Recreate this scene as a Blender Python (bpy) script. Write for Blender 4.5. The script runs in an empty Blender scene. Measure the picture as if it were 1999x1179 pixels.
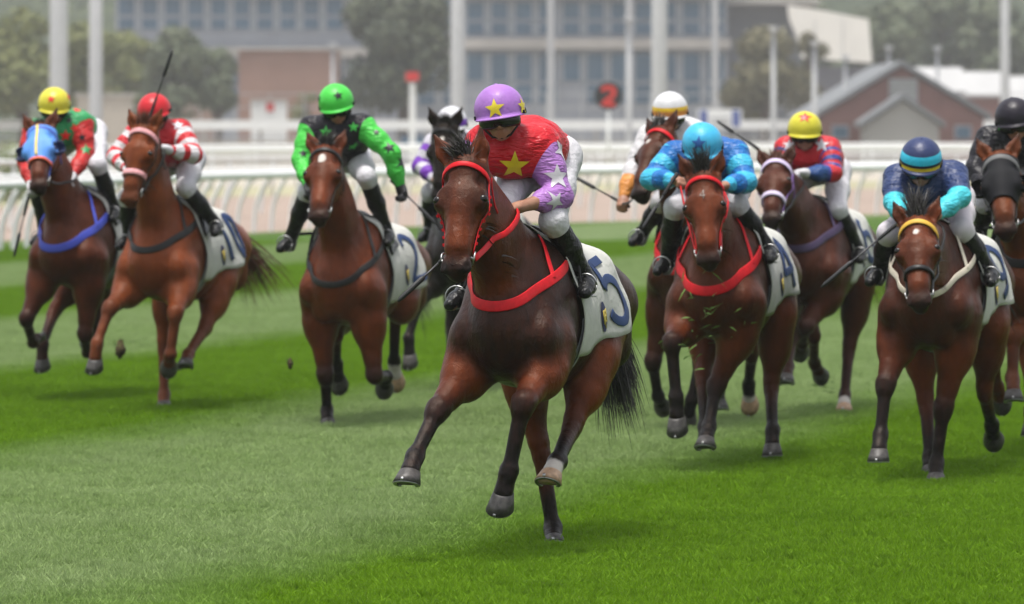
import bpy, bmesh, math, random
import numpy as np
from mathutils import Vector, Matrix, Quaternion
from mathutils.bvhtree import BVHTree
R = math.radians
random.seed(7); rng = np.random.default_rng(7)
SC = bpy.context.scene
COL = SC.collection
# ------------------------------------------------------------------ camera
FPX, CAMH, UH, VH = 10000.0, 2.1, 999.5, 258.0        # focal length in photo pixels, eye height, horizon
cam = bpy.data.objects.new('camera', bpy.data.cameras.new('camera')); COL.objects.link(cam)
cam.location = (0, 0, CAMH); cam.rotation_euler = (R(90), 0, 0)
cam.data.sensor_width = 36.0; cam.data.lens = 36.0*FPX/1999.0
cam.data.shift_y = -(589.5-VH)/1999.0
cam.data.clip_start = .5; cam.data.clip_end = 6000
cam.data.dof.use_dof = True; cam.data.dof.focus_distance = 24.6; cam.data.dof.aperture_fstop = 4.2
SC.camera = cam
# ------------------------------------------------------------------ sky, sun, exposure
SUN_EL, SUN_AZ = R(80), R(215)      # high behind a thin overcast, over the photographer's left shoulder
w = bpy.data.worlds.new('World'); SC.world = w; w.use_nodes = True
nt = w.node_tree; bgn = nt.nodes['Background']
sky = nt.nodes.new('ShaderNodeTexSky'); sky.sky_type = 'NISHITA'; sky.sun_disc = False
sky.sun_elevation = SUN_EL; sky.sun_rotation = SUN_AZ; sky.air_density = 1.0; sky.dust_density = 4.0; sky.ozone_density = .6
hs = nt.nodes.new('ShaderNodeHueSaturation'); hs.inputs['Saturation'].default_value = .3
nt.links.new(sky.outputs[0], hs.inputs['Color']); nt.links.new(hs.outputs[0], bgn.inputs[0]); bgn.inputs[1].default_value = .085
sl = bpy.data.lights.new('sun', 'SUN'); sl.energy = 1.5; sl.angle = R(12); sl.color = (1, .96, .9)
so = bpy.data.objects.new('sun', sl); COL.objects.link(so); so.location = (0, 0, 40)
sd = Vector((math.sin(SUN_AZ)*math.cos(SUN_EL), math.cos(SUN_AZ)*math.cos(SUN_EL), math.sin(SUN_EL)))
so.rotation_euler = sd.to_track_quat('Z', 'Y').to_euler()
vs = SC.view_settings; vs.view_transform = 'Standard'; vs.look = 'None'; vs.gamma = 1; vs.use_curve_mapping = False; vs.exposure = 1.5
SC.render.engine = 'CYCLES'; SC.cycles.use_denoising = True
SC.cycles.max_bounces = 6; SC.cycles.volume_bounces = 1; SC.cycles.transparent_max_bounces = 8

def ray(u, v): return Vector(((u-UH)/FPX, 1.0, -(v-VH)/FPX))
def pix(u, v, d): return Vector((0, 0, CAMH)) + ray(u, v)*d
# ------------------------------------------------------------------ materials
class NT:
    def __init__(s, name, rough=.6, spec=.4):
        s.m = bpy.data.materials.new(name); s.m.use_nodes = True; s.t = s.m.node_tree
        s.b = s.t.nodes['Principled BSDF']; s.b.inputs['Roughness'].default_value = rough
        s.b.inputs['Specular IOR Level'].default_value = spec
    def n(s, typ, **kw):
        nd = s.t.nodes.new(typ)
        for k, v in kw.items():
            if k.startswith('i_'):
                key = k[2:]; key = int(key) if key.isdigit() else key
                nd.inputs[key].default_value = v
            else: setattr(nd, k, v)
        return nd
    def l(s, a, b): s.t.links.new(a, b)
    def put(s, sock, x):
        if hasattr(x, 'is_output'): s.l(x, sock)
        else: sock.default_value = x
    def mix(s, f, a, b, mode='MIX'):
        nd = s.n('ShaderNodeMix', data_type='RGBA', blend_type=mode)
        s.put(nd.inputs[0], f)
        for i, x in ((6, a), (7, b)):
            s.put(nd.inputs[i], x if hasattr(x, 'is_output') else (*x[:3], 1))
        return nd.outputs[2]
    def math(s, op, a, b=0.0, clamp=False):
        nd = s.n('ShaderNodeMath', operation=op, use_clamp=clamp); s.put(nd.inputs[0], a); s.put(nd.inputs[1], b); return nd.outputs[0]
    def attr(s, nm): return s.n('ShaderNodeAttribute', attribute_name=nm).outputs['Fac']
    def noise(s, scale, detail=3, rough=.5, vec=None, mapscale=None):
        nd = s.n('ShaderNodeTexNoise', i_Scale=scale, i_Detail=detail, i_Roughness=rough)
        if vec is None: vec = s.n('ShaderNodeTexCoord').outputs['Object']
        if mapscale:
            mp = s.n('ShaderNodeMapping'); mp.inputs['Scale'].default_value = mapscale; s.l(vec, mp.inputs[0]); vec = mp.outputs[0]
        s.l(vec, nd.inputs['Vector']); return nd.outputs['Fac']
    def ramp(s, f, lo, hi):
        nd = s.n('ShaderNodeMapRange', clamp=True); s.put(nd.inputs[0], f); nd.inputs[1].default_value = lo; nd.inputs[2].default_value = hi
        return nd.outputs[0]
    def bump(s, h, dist, strength=1.0):
        nd = s.n('ShaderNodeBump', i_Strength=strength, i_Distance=dist); s.l(h, nd.inputs['Height']); s.l(nd.outputs[0], s.b.inputs['Normal'])
    def col(s, c): s.put(s.b.inputs['Base Color'], c if hasattr(c, 'is_output') else (*c[:3], 1)); return s
MATS = {}
def flat(name, c, rough=.6, spec=.4, metal=0, var=.12, vscale=9.0, bump=0, coat=0):
    """plain surface with uneven tone and slight relief"""
    if name in MATS: return MATS[name]
    t = NT(name, rough, spec); f = t.noise(vscale, 5, .6)
    t.col(t.mix(t.ramp(f, .3, .7), [x*(1-var) for x in c], [min(1, x*(1+var)) for x in c]))
    t.b.inputs['Metallic'].default_value = metal; t.b.inputs['Coat Weight'].default_value = coat
    if bump: t.bump(t.noise(vscale*4, 3), bump, .6)
    MATS[name] = t.m; return t.m
# ------------------------------------------------------------------ object helpers
def link(o, parent=None):
    COL.objects.link(o)
    if parent is not None: o.parent = parent
    return o
def mesh_obj(name, vs, fs, mat, parent=None, smooth=True, attrs=None):
    me = bpy.data.meshes.new(name)
    me.from_pydata([tuple(v) for v in vs] if not isinstance(vs, np.ndarray) else vs.tolist(), [], fs if isinstance(fs, list) else fs.tolist())
    if smooth and len(me.polygons): me.polygons.foreach_set('use_smooth', [True]*len(me.polygons))
    for k, a in (attrs or {}).items():
        at = me.attributes.new(k, 'FLOAT', 'POINT'); at.data.foreach_set('value', np.asarray(a, np.float32))
    if mat is not None: me.materials.append(mat)
    me.update()
    return link(bpy.data.objects.new(name, me), parent)
def tag(o, label, cat=None, group=None, kind=None):
    if label: o['label'] = label
    if cat: o['category'] = cat
    if group: o['group'] = group
    if kind: o['kind'] = kind
    return o
def empty(name, loc=(0, 0, 0), rotz=0, parent=None):
    o = bpy.data.objects.new(name, None); o.empty_display_size = .3; o.location = loc; o.rotation_euler = (0, 0, rotz); return link(o, parent)
class MB:
    """collects simple shapes into one mesh"""
    def __init__(s): s.v = []; s.f = []
    def add(s, vs, fs):
        o = len(s.v); s.v += [tuple(x) for x in vs]; s.f += [tuple(i+o for i in f) for f in fs]
    def box(s, c, d, M=None):
        x, y, z = [q/2 for q in d]; pts = [Vector((a*x, b*y, e*z)) for a in (-1, 1) for b in (-1, 1) for e in (-1, 1)]
        if M is not None: pts = [M @ p for p in pts]
        s.add([p+Vector(c) for p in pts], [(0, 1, 3, 2), (4, 6, 7, 5), (0, 4, 5, 1), (2, 3, 7, 6), (0, 2, 6, 4), (1, 5, 7, 3)])
    def tube(s, pts, rad, n=8, cap=True):
        pts = [Vector(p) for p in pts]; m = len(pts)
        rad = [rad]*m if not hasattr(rad, '__len__') else rad
        t0 = (pts[1]-pts[0]).normalized(); u = t0.orthogonal().normalized(); vs = []
        for i, p in enumerate(pts):
            t = (pts[min(i+1, m-1)]-pts[max(i-1, 0)]).normalized()
            u = (u-t*u.dot(t)).normalized(); w_ = t.cross(u)
            vs += [p+(u*math.cos(2*math.pi*k/n)+w_*math.sin(2*math.pi*k/n))*rad[i] for k in range(n)]
        fs = [(i*n+k, i*n+(k+1) % n, (i+1)*n+(k+1) % n, (i+1)*n+k) for i in range(m-1) for k in range(n)]
        if cap: fs += [tuple(range(n))[::-1], tuple((m-1)*n+k for k in range(n))]
        s.add(vs, fs)
    def ribbon(s, pts, nrm, width, thick=.006):
        """flat strap along pts, lying on a surface with normals nrm"""
        pts = [Vector(p) for p in pts]; m = len(pts); vs = []
        for i, p in enumerate(pts):
            t = (pts[min(i+1, m-1)]-pts[max(i-1, 0)]).normalized(); n_ = Vector(nrm[i])
            b = t.cross(n_).normalized()
            wd = width[i] if hasattr(width, '__len__') else width
            a = b*wd/2; q = n_.normalized()*thick
            vs += [p-a, p-a+q*.7, p-a*.8+q, p+a*.8+q, p+a+q*.7, p+a]
        fs = [(i*6+k, i*6+(k+1) % 6, (i+1)*6+(k+1) % 6, (i+1)*6+k) for i in range(m-1) for k in range(6)]
        fs += [(5, 4, 3, 2, 1, 0), tuple((m-1)*6+k for k in range(6))]
        s.add(vs, fs)
    def lathe(s, prof, n=16, c=(0, 0, 0), M=None):
        vs = []
        for r_, z in prof:
            for k in range(n):
                p = Vector((r_*math.cos(2*math.pi*k/n), r_*math.sin(2*math.pi*k/n), z))
                if M is not None: p = M @ p
                vs.append(p+Vector(c))
        m = len(prof)
        fs = [(i*n+k, i*n+(k+1) % n, (i+1)*n+(k+1) % n, (i+1)*n+k) for i in range(m-1) for k in range(n)]
        fs += [tuple(range(n))[::-1], tuple((m-1)*n+k for k in range(n))]
        s.add(vs, fs)
    def torus(s, c, r1, r2, M=None, n=16, k=6, a0=0, a1=2*math.pi):
        pts = [Vector((r1*math.cos(a0+(a1-a0)*i/n), r1*math.sin(a0+(a1-a0)*i/n), 0)) for i in range(n+1)]
        if M is not None: pts = [M @ p for p in pts]
        s.tube([p+Vector(c) for p in pts], r2, k)
    def build(s, name, mat, parent=None, smooth=True): return mesh_obj(name, s.v, s.f, mat, parent, smooth)
def catmull(pts, n):
    P = [Vector(p) for p in pts]; P = [P[0]*2-P[1]]+P+[P[-1]*2-P[-2]]; out = []
    for i in range(1, len(P)-2):
        for j in range(n):
            t = j/n; a, b, c, d = P[i-1], P[i], P[i+1], P[i+2]
            out.append(.5*((2*b)+(c-a)*t+(2*a-5*b+4*c-d)*t*t+(3*b-a-3*c+d)*t**3))
    return out+[P[-2]]
# ------------------------------------------------------------------ implicit bodies
def V3(p): return np.array((p[0], p[1], p[2]), float)
class Prim:
    __slots__ = ('a', 'b', 'ra', 'rb', 'k', 'side', 'ks', 'dark', 'white', 'aux')
    def __init__(s, a, b, ra, rb=None, k=.04, ks=1.0, side=(0, 1, 0), dark=(0, 0), white=(0, 0), aux=(0, 0)):
        s.a = V3(a); s.b = V3(b); s.ra = ra; s.rb = ra if rb is None else rb; s.k = k; s.ks = ks
        s.side = V3(side)/np.linalg.norm(V3(side)); s.dark = dark; s.white = white; s.aux = aux
    def bbox(s, m):
        r = max(s.ra, s.rb)*max(1, s.ks)+m
        return np.minimum(s.a, s.b)-r, np.maximum(s.a, s.b)+r
    def dist(s, X, Y, Z):
        ab = s.b-s.a; L = float(ab@ab); qx, qy, qz = X-s.a[0], Y-s.a[1], Z-s.a[2]
        if L < 1e-9: h = 0.0
        else:
            h = np.clip((qx*ab[0]+qy*ab[1]+qz*ab[2])/L, 0, 1); qx = qx-h*ab[0]; qy = qy-h*ab[1]; qz = qz-h*ab[2]
        d2 = qx*qx+qy*qy+qz*qz
        if s.ks != 1.0:
            qs = qx*s.side[0]+qy*s.side[1]+qz*s.side[2]; d2 = d2+qs*qs*(1/s.ks**2-1)
        return (np.sqrt(np.maximum(d2, 0))-(s.ra+(s.rb-s.ra)*h))*min(1.0, s.ks)**.5, h
def smin(a, b, k):
    h = np.maximum(k-np.abs(a-b), 0)/k
    return np.minimum(a, b)-h*h*k*.25
def field(groups, carve, h):
    """groups: list of (prims, k_union) -> grid field"""
    los, his = zip(*[p.bbox(.05) for g, _ in groups for p in g])
    lo = np.min(los, 0); hi = np.max(his, 0); n = np.ceil((hi-lo)/h).astype(int)+1
    ax = [(lo[i]+h*np.arange(n[i])).astype(np.float32) for i in range(3)]
    F = np.full(n, .2, np.float32)
    def sl(p, m):
        l, u = p.bbox(m); i0 = np.maximum(((l-lo)/h).astype(int), 0); i1 = np.minimum(((u-lo)/h).astype(int)+2, n)
        s = tuple(slice(i0[i], i1[i]) for i in range(3))
        return s, (ax[0][s[0]][:, None, None], ax[1][s[1]][None, :, None], ax[2][s[2]][None, None, :])
    for g, ku in groups:
        G = F if ku is None else np.full(n, .2, np.float32)
        for p in g:
            s, c = sl(p, p.k+.02); G[s] = smin(G[s], p.dist(*c)[0].astype(np.float32), p.k)
        if ku is not None: F = smin(F, G, ku)
    for p in carve:
        s, c = sl(p, p.k+.02); F[s] = -smin(-F[s], p.dist(*c)[0].astype(np.float32), p.k)
    return F, lo, h
def nets(F, lo, h):
    """naive surface nets"""
    I = F < 0
    c = [I[a:I.shape[0]-1+a, b:I.shape[1]-1+b, e:I.shape[2]-1+e] for a in (0, 1) for b in (0, 1) for e in (0, 1)]
    s = sum(x.astype(np.int8) for x in c); act = (s > 0) & (s < 8)
    ijk = np.argwhere(act); idx = np.full(act.shape, -1, np.int64); idx[act] = np.arange(len(ijk))
    off = np.array([(a, b, e) for a in (0, 1) for b in (0, 1) for e in (0, 1)])
    val = np.stack([F[ijk[:, 0]+o[0], ijk[:, 1]+o[1], ijk[:, 2]+o[2]] for o in off], 1)
    acc = np.zeros((len(ijk), 3)); cnt = np.zeros(len(ijk))
    for p in range(8):
        for q in range(p+1, 8):
            if np.abs(off[p]-off[q]).sum() != 1: continue
            m = (val[:, p] < 0) != (val[:, q] < 0); t = val[m, p]/(val[m, p]-val[m, q])
            acc[m] += off[p]+(off[q]-off[p])*t[:, None]; cnt[m] += 1
    Vt = lo+h*(ijk+acc/cnt[:, None]); quads = []
    for axn in range(3):
        sh = [slice(None)]*3; sh2 = [slice(None)]*3; sh[axn] = slice(0, -1); sh2[axn] = slice(1, None)
        A, B = I[tuple(sh)], I[tuple(sh2)]; e = np.argwhere(A != B)
        o1, o2 = [i for i in range(3) if i != axn]
        e = e[(e[:, o1] > 0) & (e[:, o2] > 0) & (e[:, o1] < act.shape[o1]) & (e[:, o2] < act.shape[o2])]
        d1 = np.zeros(3, int); d1[o1] = 1; d2 = np.zeros(3, int); d2[o2] = 1
        g = lambda x: idx[x[:, 0], x[:, 1], x[:, 2]]
        q = np.stack([g(e-d1-d2), g(e-d2), g(e), g(e-d1)], 1)
        flip = A[e[:, 0], e[:, 1], e[:, 2]]
        if axn == 1: flip = ~flip
        q[~flip] = q[~flip][:, ::-1]; quads.append(q)
    Q = np.concatenate(quads); Q = Q[(Q >= 0).all(1)]
    return Vt, Q
def relax(Vt, Q, it=2, lam=.5):
    E = np.concatenate([Q[:, [i, (i+1) % 4]] for i in range(4)]); n = len(Vt); deg = np.bincount(E[:, 0], minlength=n)+np.bincount(E[:, 1], minlength=n)
    deg = np.maximum(deg, 1)
    for _ in range(it):
        for l_ in (lam, -lam*.9):
            S = np.stack([np.bincount(E[:, 0], Vt[E[:, 1], j], n)+np.bincount(E[:, 1], Vt[E[:, 0], j], n) for j in range(3)], 1)
            Vt = Vt+l_*(S/deg[:, None]-Vt)
    return Vt
def prim_attr(Vt, prims, names, soft=.018):
    X, Y, Z = Vt.T; D = []; H = []
    for p in prims:
        d, hh = p.dist(X, Y, Z); D.append(d); H.append(np.broadcast_to(hh, X.shape))
    D = np.stack(D); H = np.stack(H); W = np.exp(-np.clip((D-D.min(0))/soft, 0, 40)); W /= W.sum(0); out = {}
    for nm in names:
        A = np.array([getattr(p, nm) for p in prims], float)
        out[nm] = (W*(A[:, :1]*(1-H)+A[:, 1:]*H)).sum(0)
    return out
def sdf_mesh(groups, carve, h, names=(), it=2):
    Vt, Q = nets(*field(groups, carve, h)); Vt = relax(Vt, Q, it)
    return Vt, Q, prim_attr(Vt, [p for g, _ in groups for p in g], names)
def fnoise(Vt, f, seed):
    r = np.random.default_rng(seed); out = 0
    for _ in range(5):
        k = r.normal(size=3)*f; out = out+np.sin(Vt@k+r.uniform(0, 6.28))
    return out/5
# ------------------------------------------------------------------ horses
class Frame:
    """a thing's own axes: x along its heading, y to its left, z up"""
    def __init__(s, u, d, yaw, x0):
        s.yaw = R(yaw); s.h = Vector((-math.sin(s.yaw), -math.cos(s.yaw), 0)); s.l = Vector((math.cos(s.yaw), -math.sin(s.yaw), 0))
        p = pix(u, VH, d); s.o = Vector((p.x, p.y, 0))-s.h*x0; s.rz = math.atan2(s.h.y, s.h.x)
        s.M = Matrix((( s.h.x, s.l.x, 0), (s.h.y, s.l.y, 0), (0, 0, 1)))
        s.Mi = s.M.transposed()
    def loc(s, wp): return s.Mi @ (Vector(wp)-s.o)
    def ray(s, u, v): return s.loc((0, 0, CAMH)), (s.Mi @ ray(u, v)).normalized()
    def at(s, u, v, xl):
        o, d = s.ray(u, v); return o+d*((xl-o.x)/d.x)
    def joint(s, u, v, par, L, sign, slack=1.12):
        o, d = s.ray(u, v); par = Vector(par); tm = (par-o).dot(d); q = o+d*tm; e = (q-par).length
        if e >= L:
            return q if e < L*slack else par+(q-par)*(L*slack/e)
        return o+d*(tm-sign*math.sqrt(L*L-e*e))
def lerp(a, b, t): return Vector(a)*(1-t)+Vector(b)*t
def bvh_of(Vt, Q): return BVHTree.FromPolygons(Vt.tolist(), Q.tolist())
def cast_in(bvh, inside, direction, far=1.2, off=.006):
    """surface point seen from outside, looking back at an inside point"""
    d = Vector(direction).normalized(); o = Vector(inside)+d*far
    hit, n, i, dist = bvh.ray_cast(o, -d, far)
    if hit is None: return None, None
    if n.dot(d) < 0: n = -n
    return hit+n*off, n
def horse_mat(name, coat, points, rough=.33):
    t = NT(name, rough, .14); t.b.inputs['Specular Tint'].default_value = (1, .80, .68, 1); coat = [coat[0]*.80, coat[1]*.60, coat[2]*.42]; points = [x*.6 for x in points]
    f1 = t.noise(3.2, 4, .55); f2 = t.noise(26, 4, .6, mapscale=(1, 1, .35)); f3 = t.noise(260, 2, .6, mapscale=(1, 1, .2)); f4 = t.noise(9, 3, .5)
    vn = t.math('ABSOLUTE', t.math('SUBTRACT', t.noise(6.5, 2, .45), .5)); vn = t.math('SUBTRACT', 1.0, t.ramp(vn, 0, .018))       # raised veins
    c = t.mix(t.ramp(f1, .35, .68), [x*.6 for x in coat], [min(1, x*1.35) for x in coat])
    c = t.mix(t.math('MULTIPLY', t.ramp(f2, .35, .75), .35), c, [x*.5 for x in coat])
    c = t.mix(t.math('ADD', t.attr('dark'), t.math('MULTIPLY', t.math('SUBTRACT', f2, .5), .35), True), c, points)
    c = t.mix(t.ramp(t.math('ADD', t.attr('white'), t.math('MULTIPLY', t.math('SUBTRACT', f2, .5), .5)), .42, .6), c, (.50, .46, .42))
    t.col(c)
    t.put(t.b.inputs['Roughness'], t.math('ADD', t.math('MULTIPLY', f2, .24), rough-.12))
    h = t.math('ADD', t.math('MULTIPLY', f4, 3.0), t.math('ADD', t.math('MULTIPLY', f3, .45), f2)); h = t.math('ADD', h, t.math('MULTIPLY', vn, .16)); t.bump(h, .0065, .7)
    return t.m
FORE = dict(fore=.43, can=.285, pas=.20); HIND = dict(gas=.44, can=.375, pas=.20)
def hair(mb, roots, dirs, length, width, seg=4, droop=.3, jit=.25, r=random):
    for p, d in zip(roots, dirs):
        d = (Vector(d)+Vector((r.gauss(0, jit), r.gauss(0, jit), r.gauss(0, jit)))).normalized(); L = length*r.uniform(.6, 1.15)
        q = Vector(p); side = d.cross(Vector((r.gauss(0, 1), r.gauss(0, 1), r.gauss(0, 1)))).normalized(); vs = []
        for i in range(seg+1):
            wd = width*(1-(i/seg)**2*.9); vs += [q-side*wd/2, q+side*wd/2]
            q = q+d*(L/seg); d = (d+Vector((0, 0, -droop/seg))).normalized()
        mb.add(vs, [(2*i, 2*i+1, 2*i+3, 2*i+2) for i in range(seg)])
def hoof(F, fet, tip, mat, shoemat, parent, hs=1.0):
    """frustum hoof below a pastern; the sole leans back from the pastern axis"""
    fet, tip = Vector(fet), Vector(tip); D = (tip-fet).normalized(); lat = Vector((0, 1, 0)); lat = (lat-D*lat.dot(D)).normalized()
    n = (Matrix.Rotation(R(32), 3, lat) @ D).normalized()       # sole normal
    fwd = lat.cross(n).normalized()
    if fwd.dot(D) < 0: fwd = -fwd
    N = 20; vs = []; c0 = fet+D*(tip-fet).length*.52; c1 = tip-n*.004
    c1 = c1-fwd*.012
    rings = [(c0, .041, .0, .85), (c0*.9+c1*.1, .047, .0, .9), (lerp(c0, c1, .5), .054, .0, .95), (c1, .063, .0, 1.0)]
    for c, r_, _, k in rings:
        for i in range(N):
            a = 2*math.pi*i/N; f = math.cos(a)
            f2 = f if f > -.45 else -.45-(f+.45)*.25
            vs.append(c+(lat*math.sin(a)*r_*.93+fwd*f2*r_*1.12)*hs)
    fs = [(i*N+k, i*N+(k+1) % N, (i+1)*N+(k+1) % N, (i+1)*N+k) for i in range(3) for k in range(N)]
    fs += [tuple(range(N))[::-1], tuple(3*N+k for k in range(N))]
    h = mesh_obj('hoof', vs, fs, mat, parent)
    mb = MB(); pts = []
    for i in range(17):
        a = R(-140+280*i/16); f = math.cos(a); f2 = f if f > -.45 else -.45-(f+.45)*.25
        pts.append(c1+n*.001+(lat*math.sin(a)*.0490+fwd*f2*.0590)*hs)
    mb.ribbon(pts, [n]*17, .017, .006); mb.box(c1+fwd*.069*hs-n*.008, (.004, .014, .016), Matrix((fwd, lat, n)).transposed())
    mb.build('horseshoe', shoemat, h)
    return h
def build_horse(sp):
    F = Frame(sp['u'], sp['d'], sp['yaw'], .72); dz = sp.get('dz', 0); pit = R(sp.get('pitch', 0)); S = sp.get('size', 1.0)
    def B(x, y, z):
        x, z = x*S, (z-1.2)*S; return Vector((x*math.cos(pit)-z*math.sin(pit), y*S, x*math.sin(pit)+z*math.cos(pit)+1.2*S+dz))
    root = empty('race_horse', F.o, F.rz); tag(root, sp['label'], 'horse', 'horses galloping in the race')
    fine = sp.get('fine', False); h = .0085 if fine else .0125
    P = Prim; body = []
    bk0 = sp.get('bodyshade', .25)  # trunk darkened towards the points colour: chest shade painted into the coat
    def bp(a, b, ra, rb=None, **kw): kw.setdefault('dark', (bk0, bk0)); body.append(P(B(*a), B(*b), ra*S, None if rb is None else rb*S, **kw))
    # trunk
    bp((.60, 0, 1.13), (.34, 0, 1.20), .25, .345, ks=.76, k=.06)
    bp((.34, 0, 1.20), (-.02, 0, 1.17), .355, .345, ks=.78, k=.06)
    bp((-.02, 0, 1.17), (-.35, 0, 1.22), .335, .295, ks=.86, k=.06)
    bp((-.35, 0, 1.25), (-.74, 0, 1.26), .295, .225, ks=.98, k=.08)
    bp((.46, 0, 1.50), (.10, 0, 1.515), .075, .06, k=.12)
    bp((.10, 0, 1.50), (-.55, 0, 1.50), .05, .05, k=.12)
    for s in (-1, 1):
        bp((.30, s*.15, 1.46), (.62, s*.185, 1.10), .11, .115, ks=.7, k=.035)        # shoulder blade
        bp((.62, s*.185, 1.10), (.44, s*.20, .99), .11, .11, ks=.8, k=.03)       # upper arm
        bp((.36, s*.20, 1.12), (.46, s*.19, .98), .105, .095, ks=.75, k=.022)           # triceps
        bp((.70, s*.085, 1.10), (.63, s*.092, .96), .088, .088, k=.02)              # breast muscle
        bp((-.42, s*.15, 1.40), (-.76, s*.185, 1.22), .115, .14, k=.06)               # croup
        bp((-.78, s*.15, 1.27), (-.78, s*.165, 1.00), .14, .12, k=.04)               # buttock
    # neck and head
    poll = F.joint(*sp['poll'], B(.40, 0, 1.45), .86*S, 1, 1.05); HL = .575*S
    muz = F.joint(*sp['muz'], poll, HL, sp.get('hsign', 1), 1.1); HS = (muz-poll).length/.56
    ax = (muz-poll).normalized(); sd_ = Vector((0, 1, 0)); sd_ = Matrix.Rotation(R(sp.get('turn', 0)), 3, 'Z') @ sd_
    sd_ = (sd_-ax*sd_.dot(ax)).normalized(); fr = ax.cross(sd_).normalized()
    def hp(t, f, s=0): return poll+ax*t*HS+fr*f*HS+sd_*s*HS*1.1
    nb = lerp(B(.46, 0, 1.33), hp(.04, -.12), .5)+Vector((0, 0, -.01))
    neck = [P(B(.42, 0, 1.34), nb, .265*S, .175*S, ks=.62, k=.08, dark=(bk0, bk0*.7)), P(nb, hp(.05, -.125), .178*S, .12*S, ks=.62, k=.07, dark=(bk0*.7, bk0*.3)),
            P(B(.40, 0, 1.50), hp(.0, -.09), .07*S, .055*S, k=.10),
            P(B(.60, 0, 1.18), lerp(B(.6, 0, 1.18), hp(.12, -.17), .8), .10*S, .05*S, k=.10)]
    sv = tuple(sd_); kw = dict(side=sv)
    wf = sp.get('muzdark', .9); hd = sp.get('headdark', bk0*.55)
    head = [P(hp(.03, -.075), hp(.20, -.075), .090*HS, .100*HS, ks=1.1, k=.04, dark=(hd, hd), **kw),
            P(hp(.18, -.05), hp(.44, -.036), .078*HS, .043*HS, ks=1.0, k=.05, dark=(hd, .1), **kw),
            P(hp(.26, -.02), hp(.44, -.012), .035*HS, .028*HS, ks=1.2, k=.05, dark=(hd, .1), **kw),
            P(hp(.22, -.13), hp(.50, -.09), .055*HS, .034*HS, ks=.8, k=.05, dark=(0, .5), **kw),
            P(hp(.40, -.05), hp(.535, -.05), .050*HS, .046*HS, ks=1.08, k=.05, dark=(0, wf), **kw),
            P(hp(.545, -.055), hp(.56, -.065), .045*HS, .038*HS, ks=1.15, k=.03, dark=(wf, wf), **kw),
            P(hp(.53, -.10), hp(.56, -.10), .030*HS, .026*HS, ks=1.2, k=.025, dark=(wf, wf), white=sp.get('chin', (0, 0)), **kw)]
    for s in (-1, 1):
        head += [P(hp(.15, -.16, s*.052), hp(.25, -.15, s*.05), .092*HS, .074*HS, ks=.42, k=.04, dark=(hd, hd*.6), **kw),
                 P(hp(.155, -.022, s*.072), hp(.215, -.03, s*.088), .032*HS, .036*HS, k=.035, dark=(hd, hd+.3), **kw),
                 P(hp(.23, -.06, s*.082), hp(.42, -.06, s*.05), .022*HS, .012*HS, k=.03, **kw),
                 P(hp(.515, -.038, s*.040), hp(.55, -.032, s*.046), .024*HS, .025*HS, k=.018, dark=(wf, wf), **kw)]
        eb = hp(.0, -.06, s*.058); ed = (-ax*.92+fr*.30+sd_*s*sp.get('ears', (.42, .42))[(s+1)//2]).normalized(); el = .18*HS
        es = tuple((sd_*1.0-fr*s*.5).normalized()); ef = tuple(ed.cross(sd_))
        head += [P(eb-ed*.02, eb+ed*el*.45, .036*HS, .042*HS, ks=.62, side=ef, k=.02, dark=(.1, .3)), P(eb+ed*el*.45, eb+ed*el, .041*HS, .008*HS, ks=.55, side=ef, k=.02, dark=(.3, .9))]
    if sp.get('star'): head.append(P(hp(sp['star'][0], .018), hp(sp['star'][0]+sp['star'][2], .018), sp['star'][1]*HS, k=.01, white=(1.3, 1.3), **kw))
    carve = [P(hp(.545, -.004, s*.060), hp(.575, -.012, s*.055), .020*HS, .015*HS, k=.012) for s in (-1, 1)]
    carve += [P(hp(.29, -.05, s*.105), hp(.42, -.055, s*.085), .028*HS, .022*HS, k=.035) for s in (-1, 1)]+[P(hp(.10, -.02, s*.082), hp(.13, -.02, s*.085), .016*HS, k=.03) for s in (-1, 1)]
    for s in (-1, 1):
        eb = hp(.0, -.06, s*.058); ed = (-ax*.92+fr*.30+sd_*s*sp.get('ears', (.42, .42))[(s+1)//2]).normalized(); fd = (fr+sd_*s*.55).normalized()
        carve.append(P(eb+ed*.03*HS+fd*.034*HS, eb+ed*.135*HS+fd*.026*HS, .026*HS, .010*HS, k=.012))
    # legs
    legs = []; hooves = []; S0 = S; LS = S*sp.get('legk', 1.2)
    sock = sp.get('sock', {})
    bd = sp.get('blackpts', 1.0)
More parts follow.
